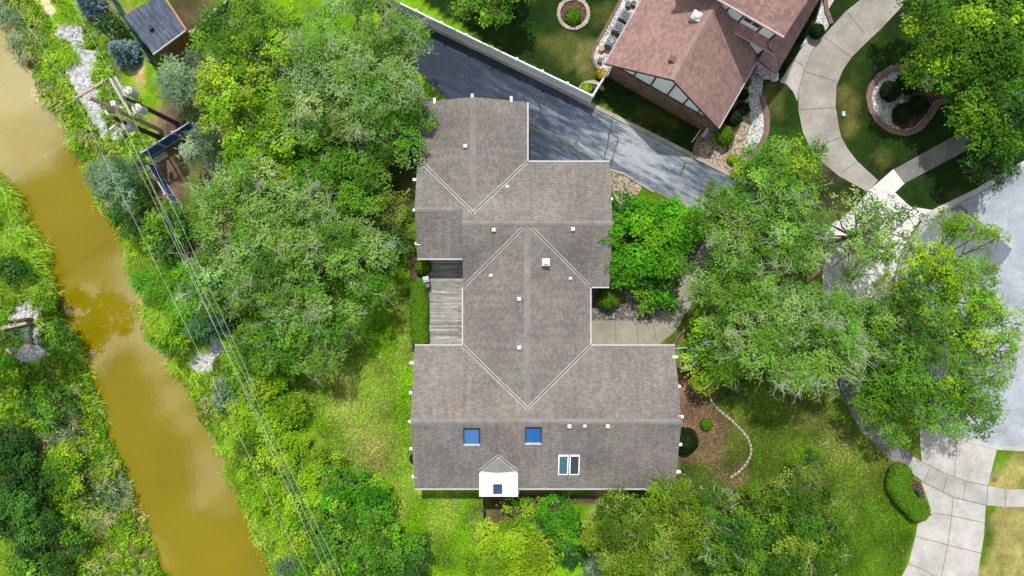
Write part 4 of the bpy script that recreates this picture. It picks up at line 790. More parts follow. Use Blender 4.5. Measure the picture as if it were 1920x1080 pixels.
# concrete culvert apron on the left bank
o = thing('culvert_apron', 'grey concrete culvert apron set in the left bank', 'culvert', P(40, 640)); m = MB()
ap = PL([(10, 615), (57, 606), (59, 646), (18, 660)]); m.prism(ap, -1.6, -.05); m.build('slab', mat_concrete('wet_concrete', (.115, .125, .11), .3), o)
m = MB(); m.prism(PL([(10, 655), (58, 644), (60, 650), (26, 672)]), -1.6, .06); m.prism(PL([(4, 612), (57, 602), (58, 607), (8, 618)]), -1.6, .3); m.build('wing_wall', mat_concrete('wing_concrete', (.36, .32, .24), .2), o)

# ------------------------------------------------------------------ fences
fn_ = thing('vinyl_fence', 'long white vinyl privacy fence above the asphalt driveway', 'fence', P(960, 115)); hF = 1.65
A, B, Cn = P(640, -33), P(1106, 191), P(1136, 143)
def fence_run(a, b, parent, h, posts, pm, postm, w=.06):
    m = MB(); m.beam((a[0], a[1], h*.5+.03), (b[0], b[1], h*.5+.03), w, h-.1); pn = m.build('panel', pm, parent); m = MB(); u = norm(np.array(b-a)); m.beam((a[0], a[1], h-.03), (b[0], b[1], h-.03), w+.03, .1); m.beam((a[0], a[1], .12), (b[0], b[1], .12), w+.06, .12); m.build('rail', postm, pn)
    for t in posts:
        p = a+(b-a)*t; q = MB(); q.box((p[0], p[1], (h+.12)/2), (.14, .14, h+.12), math.atan2(u[1], u[0])); q.hexa([(p[0]+x, p[1]+y, h+.12) for x, y in ((-.1, -.1), (.1, -.1), (.1, .1), (-.1, .1))], [(p[0]+x, p[1]+y, h+.19) for x, y in ((-.03, -.03), (.03, -.03), (.03, .03), (-.03, .03))]); q.build('post', postm, parent)
fence_run(A, B, fn_, hF, np.linspace(0.02, 1, 11), M['vinyl'], M['white']); fence_run(B, Cn, fn_, hF, [1.0], M['vinyl'], M['white'])
tf = thing('green_fence', 'dark green chain fence running past the little shed', 'fence', P(250, 65)); fence_run(P(206, -20), P(298, 126), tf, 1.3, np.linspace(0, 1, 6), M['teal'], M['teal'], .05)
wf_ = thing('board_fence', 'weathered grey board fence between shed and trees', 'fence', P(370, 60)); fence_run(P(326, 112), P(440, 12), wf_, 1.2, np.linspace(0, 1, 6), M['fencewood'], M['greywood'], .05)
bf = thing('blue_fence', 'blue sheet fence with pale rails beside the silvery tree', 'fence', P(310, 270)); fence_run(P(284, 294), P(372, 238), bf, 1.45, np.linspace(0, 1, 4), M['blue'], M['greymetal'], .05)
bf2 = thing('blue_fence', 'blue sheet fence running down under the power lines', 'fence', P(310, 350)); fence_run(P(294, 312), P(346, 398), bf2, 1.45, np.linspace(0, 1, 4), M['blue'], M['greymetal'], .05)
o = thing('timber_stack', 'grey timbers lying at the corner of the blue fences', 'timber', P(298, 296))
for k in range(3): m = MB(); m.beam(P(283+k*2, 302+k*3.2, .12), P(312+k*2, 285+k*3.2, .12), .13, .14); m.build('timber', M['greywood'], o)
bk_ = thing('black_fence', 'short black board fence below the chimney corner', 'fence', P(905, 955)); fence_run(np.array([-2.12, -14.6, 0]), P(908, 985), bk_, 1.4, (0, .5, 1), M['oldpole'], M['oldpole'], .06)
# landscape timbers by the entry walk
for a, b, lab in [((1264, 650), (1284, 617), 'reddish landscape timber between walk and yellow-green tree'), ((1260, 652), (1278, 624), 'reddish landscape timber nearest the house end'), ((1291, 596), (1301, 576), 'reddish landscape timber at the bend of the entry walk')]:
    m = MB(); m.beam(P(*a, .1), P(*b, .1), .16, .18); tag(m.build('landscape_timber', mat_plain('old_red_timber', (.20, .12, .09), .9, .3, 5, .4)), lab, 'timber', 'timbers edging the entry walk')
# ------------------------------------------------------------------ shed
sh = thing('garden_shed', 'small shed with blue-grey shingle roof by the river', 'shed', P(290, 50)); zs, zh = 2.35, 2.75
c4 = [P(232, 30, zs), P(287, 101, zs), P(348, 56, zh), P(303, -12, zh)]
m = MB(); slope(m, c4[1], c4[0], c4[3], c4[2]); m.v = m.v; sr = m.build('roof', [M['roof_blue'], M['gutter']], sh)
cc_ = sum(c4)/4; m = MB(); w4 = [cc_+(p-cc_)*.91 for p in c4]
for i in range(4): j = (i+1) % 4; m.face([(w4[i][0], w4[i][1], -.02), (w4[j][0], w4[j][1], -.02), (w4[j][0], w4[j][1], w4[j][2]-.14), (w4[i][0], w4[i][1], w4[i][2]-.14)])
m.build('wall', M['shedwood'], sh); m = MB(); m.beam(c4[2]+(.05, 0, -.05), c4[3]+(.05, 0, -.05), .08, .2); m.build('fascia', M['shedfascia'], sh); m = MB(); m.beam(c4[1]+(0, -.05, -.04), c4[2]+(0, -.05, -.04), .08, .14); m.build('fascia', M['gutter'], sh)
k = P(283, 53, 2.6); m = MB(); m.box(k+(0, 0, 0.03), (.3, .3, .26), R_(35)); m.build('roof_vent', M['black'], sr)
# ------------------------------------------------------------------ utility poles and wires
def pole(base, h, mat, label, r=.15):
    b = P(*base); o = thing('utility_pole', label, 'utility pole', b, 'utility poles on the river bank'); m = MB(); m.tube((b[0], b[1], -.3), (b[0], b[1], h), r*1.2, r*.8, 12); m.build('shaft', mat, o, False); return o, b
p1, b1 = pole((302, 244), 8.75, M['pole'], 'tallest brown utility pole with one wooden crossarm at its top')
m = MB(); e0, e1 = P(197, 152, 8.5), P(140, 185, 8.5); m.beam(e0, e1, .13, .14); ca = m.build('crossarm', M['arm'], p1); m = MB()
for t in (.03, .35, .97): q = e0+(e1-e0)*t; m.tube(q+(0, 0, .06), q+(0, 0, .26), .05, .035, 8)
m.build('insulator', M['lid'], ca)
m = MB(); m.tube(P(186, 197, 6.8), P(196, 206, 5.9), .05, .05, 6); m.box(P(216, 195, 6.6), (.3, .35, .5)); m.tube(P(206, 192, 6.8), P(231, 203, 6.8), .06, .06, 6); m.build('bracket', M['greymetal'], p1)
p2, b2 = pole((297, 257), 5.9, M['oldpole'], 'dark shorter utility pole carrying a square grey box', .16)
m = MB(); k = P(243, 238, 4.0); m.box(k, (.55, .5, .85), .4); m.build('control_box', M['greymetal'], p2); m = MB(); m.beam(P(206, 243, 4.2), P(219, 232, 4.2), .12, .12); m.tube(P(196, 206, 5.2), P(203, 216, 5.2), .08, .08, 8); m.build('bracket', M['greymetal'], p2)
p3, b3 = pole((333, 232), 7.0, M['oldpole'], 'dark utility pole holding twin grey beams and transformers', .15)
for a, b in (((207, 147), (246, 216)), ((216, 144), (256, 213))): m = MB(); m.beam(P(*a, 6.3), P(*b, 6.3), .15, .15); m.build('crossarm', M['greywood'], p3)
for px, py, z in ((246, 173, 5.9), (263, 205, 5.6)):
    k = P(px, py, z); m = MB(); m.tube(k-(0, 0, .5), k+(0, 0, .4), .27, .27, 14); t_ = m.build('transformer', M['greymetal'], p3); m = MB(); m.tube(k+(0, 0, .4), k+(0, 0, .5), .29, .2, 14)
    for q in range(3): a = q*2.1; m.tube(k+(.13*math.cos(a), .13*math.sin(a), .45), k+(.2*math.cos(a), .2*math.sin(a), .75), .05, .03, 8)
    m.build('bushing', M['lid'], t_)
M['wire'] = mat_plain('aluminium_wire', (.40, .41, .40), .4, .1, 3, 0, .5)
def wire(p0, p1, sag, label, r=.0095, n=14):
    pts = [p0+(p1-p0)*t-np.array([0, 0, sag*4*t*(1-t)]) for t in np.linspace(0, 1, n)]; m = MB()
    for a, b in zip(pts[:-1], pts[1:]): m.tube(a, b, r, r, 4, 0, False)
    tag(m.build('power_line', M['wire']), label, 'power line', 'power lines over the river bank')
wire(P(-10, -48, 8.7), P(141, 184, 8.7), 0, 'power line from the top left border to the left tip of the crossarm'); wire(P(20, -60, 8.7), P(196, 152, 8.7), 0, 'power line from the top border to the right tip of the crossarm')
wire(P(141, 184, 8.7), P(605, 1140, 8.7), .0, 'power line nearest the water, from the left crossarm tip down to the bottom'); wire(P(196, 152, 8.7), P(640, 1140, 8.7), 0, 'power line from the right crossarm tip down to the bottom')
wire(P(212, 196, 7.0), P(662, 1125, 7.0), 0, 'power line from the tall pole bracket down to the bottom'); wire(P(210, 214, 5.8), P(655, 1135, 6.6), 0, 'low power line from the dark pole running beside the bracket line'); wire(P(231, 181, 6.9), P(480, 733, 7.0), 0, 'power line from the transformer pole that meets the bracket line')
wire(P(100, -60, 6.9), P(231, 181, 6.9), 0, 'power line from the top border to the transformer pole')
wire(P(141, 184, 8.6), P(-60, 318, 8.6), .0, 'upper power line crossing the river to the left'); wire(P(210, 214, 5.8), P(-60, 378, 6.2), 0, 'middle power line crossing the river to the left'); wire(P(212, 198, 6.6), P(-70, 412, 6.6), 0, 'lower power line crossing the river to the left')

# ------------------------------------------------------------------ stones of the bed edging
cv = [(1328, 735), (1333, 750), (1345, 766), (1357, 776), (1373, 789), (1390, 806), (1402, 821), (1408, 838), (1407, 854), (1398, 870), (1386, 883), (1372, 893)]
p = np.array(PL(cv)); L = np.concatenate([[0], np.cumsum(np.linalg.norm(np.diff(p, axis=0), axis=1))]); n = 26
first = None
for i in range(n):
    s = L[-1]*i/(n-1); x, y = np.interp(s, L, p[:, 0]), np.interp(s, L, p[:, 1]); x2, y2 = np.interp(min(s+.1, L[-1]), L, p[:, 0]), np.interp(min(s+.1, L[-1]), L, p[:, 1]); x1, y1 = np.interp(s-.1, L, p[:, 0]), np.interp(s-.1, L, p[:, 1])
    if first is None:
        m = MB(); b = [(-.135, -.085), (.135, -.08), (.14, .085), (-.13, .08)]; m.hexa([(a, c, -.03) for a, c in b], [(a*.93, c*.9, .10) for a, c in b]); first = o = m.build('edging_stone', M['edge']); tag(o, 'tan edging stone in the curved row round the bare bed', 'stone', 'edging stones round the bare bed')
    else: o = first.copy(); COL.objects.link(o)
    o.location = (x, y, 0); o.rotation_euler = (0, 0, math.atan2(y2-y1, x2-x1)+rng.normal(0, .06))
for i in range(3):
    m = MB(); q = P(1318+i*5, 918+i*5); m.box((q[0], q[1], .03), (.7, .14, .06), R_(-50)); tag(m.build('stepping_board', M['greywood']), ['grey stepping board nearest the house corner', 'grey stepping board in the middle by the olive tree', 'grey stepping board farthest from the house'][i], 'board', 'stepping boards at the corner of the bed')
# round flower bed on the neighbour's lawn, corner bed
def ring(cx, cy, rp, label, n=26, a0=0, a1=6.283):
    o = thing('stone_ring', label, 'edging', P(cx, cy)); R0 = rp*H/F; c = P(cx, cy); m = MB(); r = np.random.default_rng(int(cx))
    for i in range(n):
        t = a0+(a1-a0)*(i+.5)/n; w = (a1-a0)*R0/n*.93; m.box((c[0]+R0*math.cos(t), c[1]+R0*math.sin(t), .07), (.26+r.normal(0, .02), w, .16+r.normal(0, .02)), t)
    m.build('stones', M['edge'], o); m = MB(); m.poly([(c[0]+R0*math.cos(t), c[1]+R0*math.sin(t)) for t in np.linspace(a0, a1, 24)], .05); m.build('soil', M['mulch'], o); return o
ring(1075, 26, 28, 'round stone ring with yellow flowers on the dark lawn'); ring(1108, 178, 24, 'curved stone edging in the corner of the white fence', 14, R_(20), R_(150))
# ------------------------------------------------------------------ trees: (px, py, r px, top z, half height ...)
T = tree
gL = 'trees between river and house'; gR = 'trees in front of the house'; gB = 'shrubs along the river bank'
T('locust_tree', 655, 120, 148, 9.5, 3.4, 'locust', 'locust', 'large grey-green tree with bare twigs overhanging the dark driveway', twigs=58, twl=1.5, twr=.034, group=gL, dens=1.0)
T('ash_tree', 470, 60, 95, 8.5, 3.2, 'ash', 'mid', 'green tree at the top beside the board fence', twigs=10, group=gL, mixp=('yellow', .45))
T('maple_tree', 440, 175, 78, 8.0, 3.0, 'broad', 'yellow', 'bright yellow-green tree with pale twigs right of the silvery tree', twigs=16, twl=1.3, group=gL)
T('maple_tree', 500, 285, 92, 7.6, 3.0, 'broad', 'yellow', 'bright yellow-green tree above the biggest grey-green crown', group=gL, mixp=('mid', .2))
T('ash_tree', 585, 255, 75, 6.4, 2.6, 'ash', 'mid', 'mid green tree below the grey-green crown over the driveway', group=gL)
T('ash_tree', 700, 225, 92, 7.0, 2.8, 'ash', 'ash', 'green tree touching the garage roof corner', group=gL, twigs=8)
T('ash_tree', 655, 330, 85, 6.0, 2.6, 'ash', 'mid', 'deep green tree left of the garage wing', group=gL)
T('ash_tree', 735, 395, 46, 4.6, 2.0, 'ash', 'olive', 'small olive tree against the west end of the house', group=gL, mixp=('straw', .08))
T('ash_tree', 735, 440, 36, 3.2, 1.5, 'ash', 'dark', 'small dark green tree below the olive one by the house', group=gL)
T('locust_tree', 450, 402, 104, 9.0, 3.2, 'locust', 'locust', 'pale grey-green tree beside the blue fence', twigs=22, twl=1.2, group=gL, mixp=('ash', .35))
T('locust_tree', 558, 468, 148, 9.2, 3.6, 'locust', 'ash', 'biggest tree left of the deck with broad pale green crown', twigs=50, twl=1.3, group=gL, mixp=('locust', .4), seed=401)
T('locust_tree', 580, 582, 112, 7.8, 3.2, 'locust', 'ash', 'round green crown overhanging the sunny lawn', twigs=26, twl=1.1, group=gL, mixp=('locust', .25))
T('locust_tree', 430, 520, 92, 8.4, 3.0, 'locust', 'locust', 'grey-green tree with dead branches beside the power lines', twigs=34, twl=1.4, twr=.034, group=gL, mixp=('ash', .4))
T('locust_tree', 490, 640, 70, 7.0, 2.6, 'ash', 'mid', 'green tree between the power lines and the sunny lawn', twigs=6, group=gL)
T('silver_tree', 333, 155, 54, 5.6, 2.2, 'wisp', 'silver', 'silvery green tree below the shed', dens=.8, irr=.3)
T('silver_tree', 374, 276, 46, 5.6, 2.2, 'wisp', 'silver', 'silvery tree hanging over the blue fence corner', dens=.8, irr=.3, mixp=('ash', .2))
T('silver_tree', 216, 335, 58, 5.0, 2.0, 'wisp', 'silver', 'silvery green tree leaning over the water', dens=.85, irr=.3, mixp=('fern', .45))
T('bank_tree', 243, 398, 44, 4.2, 1.8, 'ash', 'dark', 'dark green tree on the bank below the leaning silvery tree')
T('bank_tree', 312, 432, 54, 5.2, 2.1, 'broad', 'mid', 'green broadleaf tree under the power lines', mixp=('dark', .4))
T('sumac_tree', 318, 540, 62, 4.6, 1.9, 'frond', 'sumac', 'bright green feathery sumac leaning over the river', irr=.3)
T('sumac_tree', 375, 545, 36, 4.0, 1.6, 'frond', 'fern', 'dark feathery sumac above the palm-like one', irr=.3)
T('sumac_tree', 382, 606, 34, 4.0, 1.4, 'frond', 'fern', 'dark palm-like sumac just above the riprap rocks', irr=.3)
T('sumac_tree', 318, 622, 40, 3.6, 1.5, 'frond', 'sumac', 'bright green sumac at the river bend', irr=.3, mixp=('yellow', .4))
spruce(168, 8, 27, 2.3, 'blue spruce at the top border'); spruce(229, 97, 28, 2.4, 'blue spruce beside the green fence')
T('purple_shrub', 205, 45, 24, 2.2, 1.0, 'shrub', 'dark', 'dusky shrub between the two blue spruces', 'shrub', trunk=False, twigs=14, twl=.6)
# right bank shrub belt
for i, (px, py, r, zt, st, pl, lab, mx) in enumerate([
    (445, 665, 48, 3.4, 'shrub', 'yellow', 'green shrub right of the lower riprap rocks', None), (495, 705, 50, 3.4, 'shrub', 'yellow', 'yellow-green shrub at the top of the sunny lawn edge', ('mid', .3)), (435, 740, 40, 2.6, 'shrub', 'mid', 'small green shrub on the bank below the riprap', ('silver', .4)), (470, 775, 52, 3.0, 'shrub', 'yellow', 'yellow-green shrub under the power lines mid-bank', None), (520, 775, 46, 3.0, 'shrub', 'yellow', 'green shrub pressing on the lawn edge', ('yellow', .4)), (470, 850, 48, 2.6, 'shrub', 'olive', 'olive shrub on the water side of the lines', ('yellow', .5)), (530, 850, 48, 2.8, 'shrub', 'yellow', 'yellow-green shrub beside the dead brushwood', ('mid', .2)), (595, 878, 40, 2.6, 'shrub', 'yellow', 'green shrub right of the dead brushwood', ('yellow', .4)), (500, 920, 48, 2.6, 'shrub', 'yellow', 'green shrub close to the water near the bottom', ('yellow', .4)), (575, 925, 56, 3.2, 'shrub', 'yellow', 'yellow-green shrub under the lines near the bottom', ('mid', .4)), (640, 930, 52, 3.6, 'broad', 'maple', 'rich green bushy tree at the lawn edge', None), (702, 968, 58, 3.8, 'broad', 'maple', 'rich green bushy tree nearest the house', ('mid', .4)), (635, 990, 62, 4.2, 'broad', 'mid', 'green bushy tree at the bottom under the lines', ('yellow', .2)), (560, 1000, 52, 3.4, 'shrub', 'yellow', 'yellow-green shrub at the bottom left of the lines', ('mid', .3)), (705, 1040, 60, 4.2, 'broad', 'mid', 'green bushy tree at the bottom border', ('maple', .5)), (775, 1050, 46, 3.0, 'broad', 'dark', 'dark large-leaved bush at the bottom of the lawn', ('mid', .5)), (600, 1060, 52, 3.4, 'shrub', 'mid', 'green shrub at the bottom border beside the river', ('yellow', .5)), (545, 1065, 34, 2.4, 'shrub', 'silver', 'pale shrub at the bottom border on the water', ('yellow', .5))]):
    T('bank_shrub', px, py, r, zt, zt*.48, st, pl, lab, 'shrub', group=gB, trunk=False, mixp=mx, irr=.3)
# left bank
for px, py, r, zt, st, pl, lab, mx in [(12, 860, 62, 3.6, 'broad', 'dark', 'dark bush at the left border of the far bank', None), (75, 1025, 66, 3.6, 'broad', 'dark', 'dark green bush in the bottom left corner', ('mid', .3)), (15, 955, 64, 4.0, 'broad', 'dark', 'dark bush above the bottom left corner', None), (15, 720, 40, 2.8, 'broad', 'mid', 'green bush below the left riprap', ('yellow', .3)), (85, 760, 40, 2.0, 'shrub', 'mid', 'green shrub on the far bank slope', ('dark', .4)), (110, 880, 46, 2.0, 'shrub', 'mid', 'leafy green shrub mid-way down the far bank', ('yellow', .3)), (12, 500, 30, 2.0, 'broad', 'dark', 'dark bush above the left riprap', None), (105, 640, 34, 1.6, 'shrub', 'mid', 'green shrub on the point beside the culvert', ('dark', .4)), (78, 560, 24, 1.6, 'shrub', 'yellow', 'yellow-green shrub at the river edge above the culvert', None), (45, 1070, 40, 2.6, 'broad', 'yellow', 'bright bush at the bottom border of the far bank', ('mid', .5))]:
    T('bank_shrub', px, py, r, zt, zt*.48, st, pl, lab, 'shrub', group=gB, trunk=False, mixp=mx, irr=.3)
T('ash_tree', -92, 610, 74, 11.0, 3.2, 'ash', 'mid', 'tall tree beyond the left border that darkens the water', seed=77)
# front garden
T('maple_tree', 1205, 445, 97, 5.6, 2.7, 'broad', 'maple', 'dense rich green tree against the east side of the house', group=gR, irr=.16, dens=1.1)
T('maple_tree', 1230, 540, 50, 3.6, 1.7, 'broad', 'maple', 'low deep green tree over the entry gravel', group=gR, mixp=('dark', .5))
T('locust_tree', 1366, 398, 68, 7.5, 2.8, 'ash', 'ash', 'green tree at the end of the asphalt driveway', twigs=8, group=gR, mixp=('mid', .4))
T('locust_tree', 1470, 335, 92, 8.0, 3.0, 'ash', 'ash', 'green tree between the gravel path and the curved driveway', twigs=8, group=gR, mixp=('yellow', .2))
T('locust_tree', 1474, 440, 90, 9.0, 3.2, 'locust', 'locust', 'pale grey-green crown in the middle of the front trees', twigs=34, twl=1.1, group=gR, mixp=('ash', .5))
T('locust_tree', 1383, 505, 90, 8.6, 3.0, 'locust', 'ash', 'grey-green crown overhanging the entry walk', twigs=18, group=gR, mixp=('locust', .4))
T('locust_tree', 1430, 610, 100, 9.0, 3.2, 'locust', 'ash', 'green crown below the one over the entry walk', twigs=18, group=gR, mixp=('locust', .4))
T('locust_tree', 1540, 640, 108, 10.0, 3.6, 'locust', 'locust', 'palest grey-green crown beside the grey curved walk', twigs=60, twl=1.3, group=gR, mixp=('ash', .35))
T('locust_tree', 1630, 440, 100, 8.6, 2.6, 'ash', 'ash', 'thin crown with dark limbs over the bright apron', dens=.40, irr=.34, group=gR, mixp=('locust', .4), seed=91)
T('locust_tree', 1618, 598, 86, 8.0, 2.6, 'locust', 'ash', 'open grey-green crown below the thin one over the apron', dens=.55, twigs=16, group=gR)
T('maple_tree', 1790, 515, 112, 8.0, 3.0, 'ash', 'yellow', 'yellow-green tree over the dark street patch', dens=.62, irr=.3, group=gR, mixp=('ash', .35))
T('ash_tree', 1700, 620, 98, 8.0, 3.0, 'ash', 'deep', 'green tree at the edge of the street', dens=.85, group=gR, mixp=('ash', .4))
T('ash_tree', 1845, 640, 92, 7.6, 2.8, 'ash', 'ash', 'green tree farthest out over the street', dens=.62, irr=.3, group=gR, mixp=('yellow', .3))
T('ash_tree', 1690, 740, 90, 7.0, 2.8, 'ash', 'deep', 'green tree beside the grey curved walk', dens=.9, group=gR, mixp=('ash', .4))
T('ash_tree', 1820, 750, 98, 7.6, 2.6, 'ash', 'ash', 'thin green crown over the top of the wide driveway', dens=.40, irr=.34, group=gR)
T('yellow_tree', 1350, 660, 72, 5.0, 2.2, 'broad', 'yellow', 'yellow-green tree with white dead branches by the entry walk', twigs=14, twl=1.3, twr=.045, group=gR, mixp=('mid', .3))
T('hosta_plant', 1282, 676, 15, .9, .45, 'frond', 'hedge', 'variegated leafy plant at the northeast corner of the south wing', 'plant', trunk=False)
T('olive_tree', 1215, 1000, 108, 7.5, 3.0, 'ash', 'moss', 'olive green tree covering the south eave of the house', twigs=10, group=gR, mixp=('olive', .4))
T('olive_tree', 1335, 985, 74, 7.0, 2.8, 'ash', 'deep', 'green tree with pale twigs between the two bottom crowns', twigs=18, group=gR, mixp=('olive', .4))
T('olive_tree', 1500, 1000, 118, 8.0, 3.2, 'ash', 'deep', 'broad green crown at the bottom on the right lawn', twigs=10, group=gR, mixp=('olive', .4), dens=.9)
T('olive_tree', 1400, 1040, 95, 7.0, 3.0, 'ash', 'deep', 'dark green crown at the bottom border', group=gR, mixp=('dark', .3))
T('round_bush', 1047, 968, 42, 2.4, 1.1, 'broad', 'maple', 'rounded large-leaved green bush south of the house', 'bush', trunk=False, irr=.12)
T('leafy_bush', 985, 978, 46, 2.2, 1.0, 'broad', 'maple', 'loose rich green bush below the chimney', 'bush', trunk=False, mixp=('yellow', .3))
T('leafy_bush', 1068, 1030, 44, 1.9, .9, 'broad', 'dark', 'dark green bush behind the yellow tree', 'bush', trunk=False, mixp=('maple', .4))
T('lime_tree', 955, 1045, 72, 4.2, 2.0, 'shrub', 'lime', 'bright lime-yellow tree at the bottom middle', irr=.22)
T('silver_bush', 1115, 1062, 26, 2.0, .9, 'wisp', 'silver', 'small silvery bush at the bottom border', 'bush', trunk=False)
T('ash_tree', 1812, 62, 118, 9.0, 3.2, 'broad', 'deep', 'large bright green tree over the island bed', group=gR, mixp=('yellow', .35))
T('ash_tree', 1888, 222, 92, 8.0, 3.0, 'broad', 'deep', 'green tree at the right border above the street', group=gR, mixp=('dark', .3))
T('ash_tree', 1885, 55, 92, 8.0, 3.0, 'broad', 'deep', 'green tree in the top right corner', group=gR, mixp=('yellow', .3))
T('ash_tree', 1875, 305, 44, 6.0, 2.0, 'broad', 'dark', 'hanging dark green branch over the street kerb', group=gR, dens=.7)
T('ash_tree', 925, -38, 78, 6.5, 2.6, 'broad', 'mid', 'green tree at the top border above the white fence', group=gR, mixp=('yellow', .2))
# clipped bushes
gi = 'clipped globes of the island bed'; gp = 'clipped globes beside the gravel path'
for px, py, r, lab in [(1668, 172, 18.5, 'dark clipped globe on the white side of the island bed'), (1700, 155, 21, 'dark clipped globe half under the tree on the island bed'), (1723, 198, 17, 'dark clipped globe on the right of the island bed'), (1692, 214, 17, 'dark clipped globe at the bottom of the island bed')]: globe(px, py, r, 'box', lab, group=gi, hz=.95)
for px, py, r, p_, lab in [(1394, 204, 12.5, 'box', 'small dark clipped globe beside the white gravel path'), (1375, 222, 15.5, 'box', 'dark clipped globe half under the brown roof eave'), (1357, 255, 18.5, 'hedge', 'brightest and largest clipped globe at the corner of the brown roof'), (1394, 176, 11, 'box', 'dark clipped globe topmost of the row along the eave')]: globe(px, py, r, p_, lab, group=gp, hz=1.0)
for px, py, r, lab in [(1532, 58, 14, 'dark clipped globe beside the porch and driveway'), (1527, 16, 10, 'dark bush at the top along the porch'), (1505, 64, 7, 'tiny dark bush tucked by the porch eave'), (1474, 116, 8, 'tiny dark bush at the lower porch corner')]: globe(px, py, r, 'box', lab, group='dark bushes along the porch')
globe(1327, 797, 11, 'hedge', 'small bright round plant on the bare bed', 'round_plant', hz=.7); globe(1284, 828, 25, 'box', 'dark evergreen bush against the east gable', hz=.5); globe(793, 500, 15, 'hedge', 'small green bush between deck and roof', hz=1.0); globe(1140, 560, 20, 'hedge', 'rounded green bush in the corner of the entry court', hz=.9); globe(776, 862, 9, 'box', 'narrow dark bush against the west gable', hz=.9)
globe(1377, 297, 10, 'lime', 'yellow plant on the tan gravel', 'yellow_plant', hz=.6); globe(1075, 28, 15, 'hedge', 'leafy green plant inside the round stone ring', 'ring_plant', hz=.6); globe(1075, 33, 8, 'flower', 'orange-yellow flowers inside the round stone ring', 'flowers', hz=.9, zc=.7); globe(1129, 136, 9, 'flower', 'orange-yellow flowers by the corner of the white fence', 'flowers', hz=.9); globe(1100, 163, 10, 'lime', 'yellow-green plant in the corner of the white fence', 'corner_plant', hz=.6); globe(1405, 152, 7, 'hedge', 'small leafy plant under the brown roof corner', 'leafy_plant', hz=.7)
k = P(1696, 187, .4); o = thing('white_urn', 'white urn with a green plant in the middle of the island bed', 'urn', (k[0], k[1], 0)); m = MB(); m.tube((k[0], k[1], 0), (k[0], k[1], .15), .18, .12, 12); m.tube((k[0], k[1], .15), (k[0], k[1], .6), .12, .24, 12); m.build('urn', M['white'], o)
V, Cc = globe_mesh(np.random.default_rng(4), .22, 'maple', .16); quads('plant', V+np.array([k[0], k[1], .55]), Cc, M['leaf'], o)
def hedge(name, path, wpx, h, palette, label, seed):
    """clipped hedge along a pixel path"""
    r = np.random.default_rng(seed); p = np.array(PL(path, h*.7)); w = wpx*H/F; o = thing(name, label, 'hedge', (*p.mean(0)[:2], 0)); L = np.concatenate([[0], np.cumsum(np.linalg.norm(np.diff(p, axis=0), axis=1))]); n = int(L[-1]*w*1700+3000)
    s = r.uniform(-.0, L[-1], n); cx, cy = np.interp(s, L, p[:, 0]), np.interp(s, L, p[:, 1]); tx = np.interp(np.clip(s+.2, 0, L[-1]), L, p[:, 0])-np.interp(np.clip(s-.2, 0, L[-1]), L, p[:, 0]); ty = np.interp(np.clip(s+.2, 0, L[-1]), L, p[:, 1])-np.interp(np.clip(s-.2, 0, L[-1]), L, p[:, 1]); q = np.hypot(tx, ty)+1e-9; tx /= q; ty /= q
    th = r.uniform(-.2, math.pi+.2, n); e = 3.0; cs, sn = np.cos(th), np.sin(th); rr = (np.abs(cs)**e+np.abs(sn)**e)**(-1/e); a, b = cs*rr*w/2, np.maximum(sn*rr, -.4)
    endf = np.sqrt(np.clip(1-np.clip(1-np.minimum(s, L[-1]-s)/(w*.5), 0, 1)**2.2, .03, 1)); bulge = 1+.05*np.sin(s*2.2+seed)+.03*np.sin(s*5)
    z = h*(.45+.55*b)*(.7+.3*endf); pos = np.stack([cx-ty*a*endf*bulge, cy+tx*a*endf*bulge, np.maximum(z, .03)], 1)+r.normal(0, .022, (n, 3)); nn = np.stack([-ty*cs, tx*cs, np.maximum(sn, 0)+.25], 1)
    quads('foliage', leaf_quads(pos, norm(nn+r.normal(0, .45, (n, 3))), r.normal(0, 1, (n, 3)), r.uniform(.08, .16, n), r.uniform(.05, .1, n)), pal(palette, n, r), M['leaf'], o)
    m = MB(); k_ = np.linspace(0.15, L[-1]-.15, 14); m.strip([(np.interp(t, L, p[:, 0]), np.interp(t, L, p[:, 1])) for t in k_], w*.72, 0, 0, h*.88); m.build('stem', M['core'], o)
hedge('clipped_hedge', [(786, 522), (785, 560), (786, 610), (787, 650)], 32, 1.25, 'hedge', 'long clipped hedge beside the deck', 3)
hedge('clipped_hedge', [(1706, 878), (1690, 890), (1686, 912), (1694, 930), (1708, 944), (1722, 956), (1734, 974)], 38, 1.0, 'hedge', 'kidney-shaped clipped hedge beside the wide driveway', 5)
# mailbox by the hedge, utility lids, dead brush, downspouts
k = P(1722, 925, 1.0); o = thing('mailbox', 'dark mailbox on a post behind the kidney hedge', 'mailbox', (k[0], k[1], 0)); m = MB(); m.box((k[0], k[1], .45), (.1, .1, .95)); m.build('post', M['oldpole'], o); m = MB(); m.box((k[0], k[1], 1.0), (.22, .42, .14), .4); m.tube((k[0]+.08, k[1]-.19, 1.07), (k[0]-.08, k[1]+.19, 1.07), .11, .11, 10); m.build('box', mat_plain('blue_black', (.02, .03, .06), .4), o)
m = MB(); q = P(1865, 899.5); m.tube((q[0], q[1], 0), (q[0], q[1], .03), .2, .2, 14); tag(m.build('inspection_cover', M['redbrick']), 'round brown lid in the grass beside the wide driveway', 'cover')
m = MB(); q = P(1580, 214); m.box((q[0], q[1], .09), (.22, .36, .18), .1); tag(m.build('utility_box', mat_plain('mint_box', (.30, .45, .38), .6)), 'pale green utility box on the lawn inside the curved driveway', 'box')
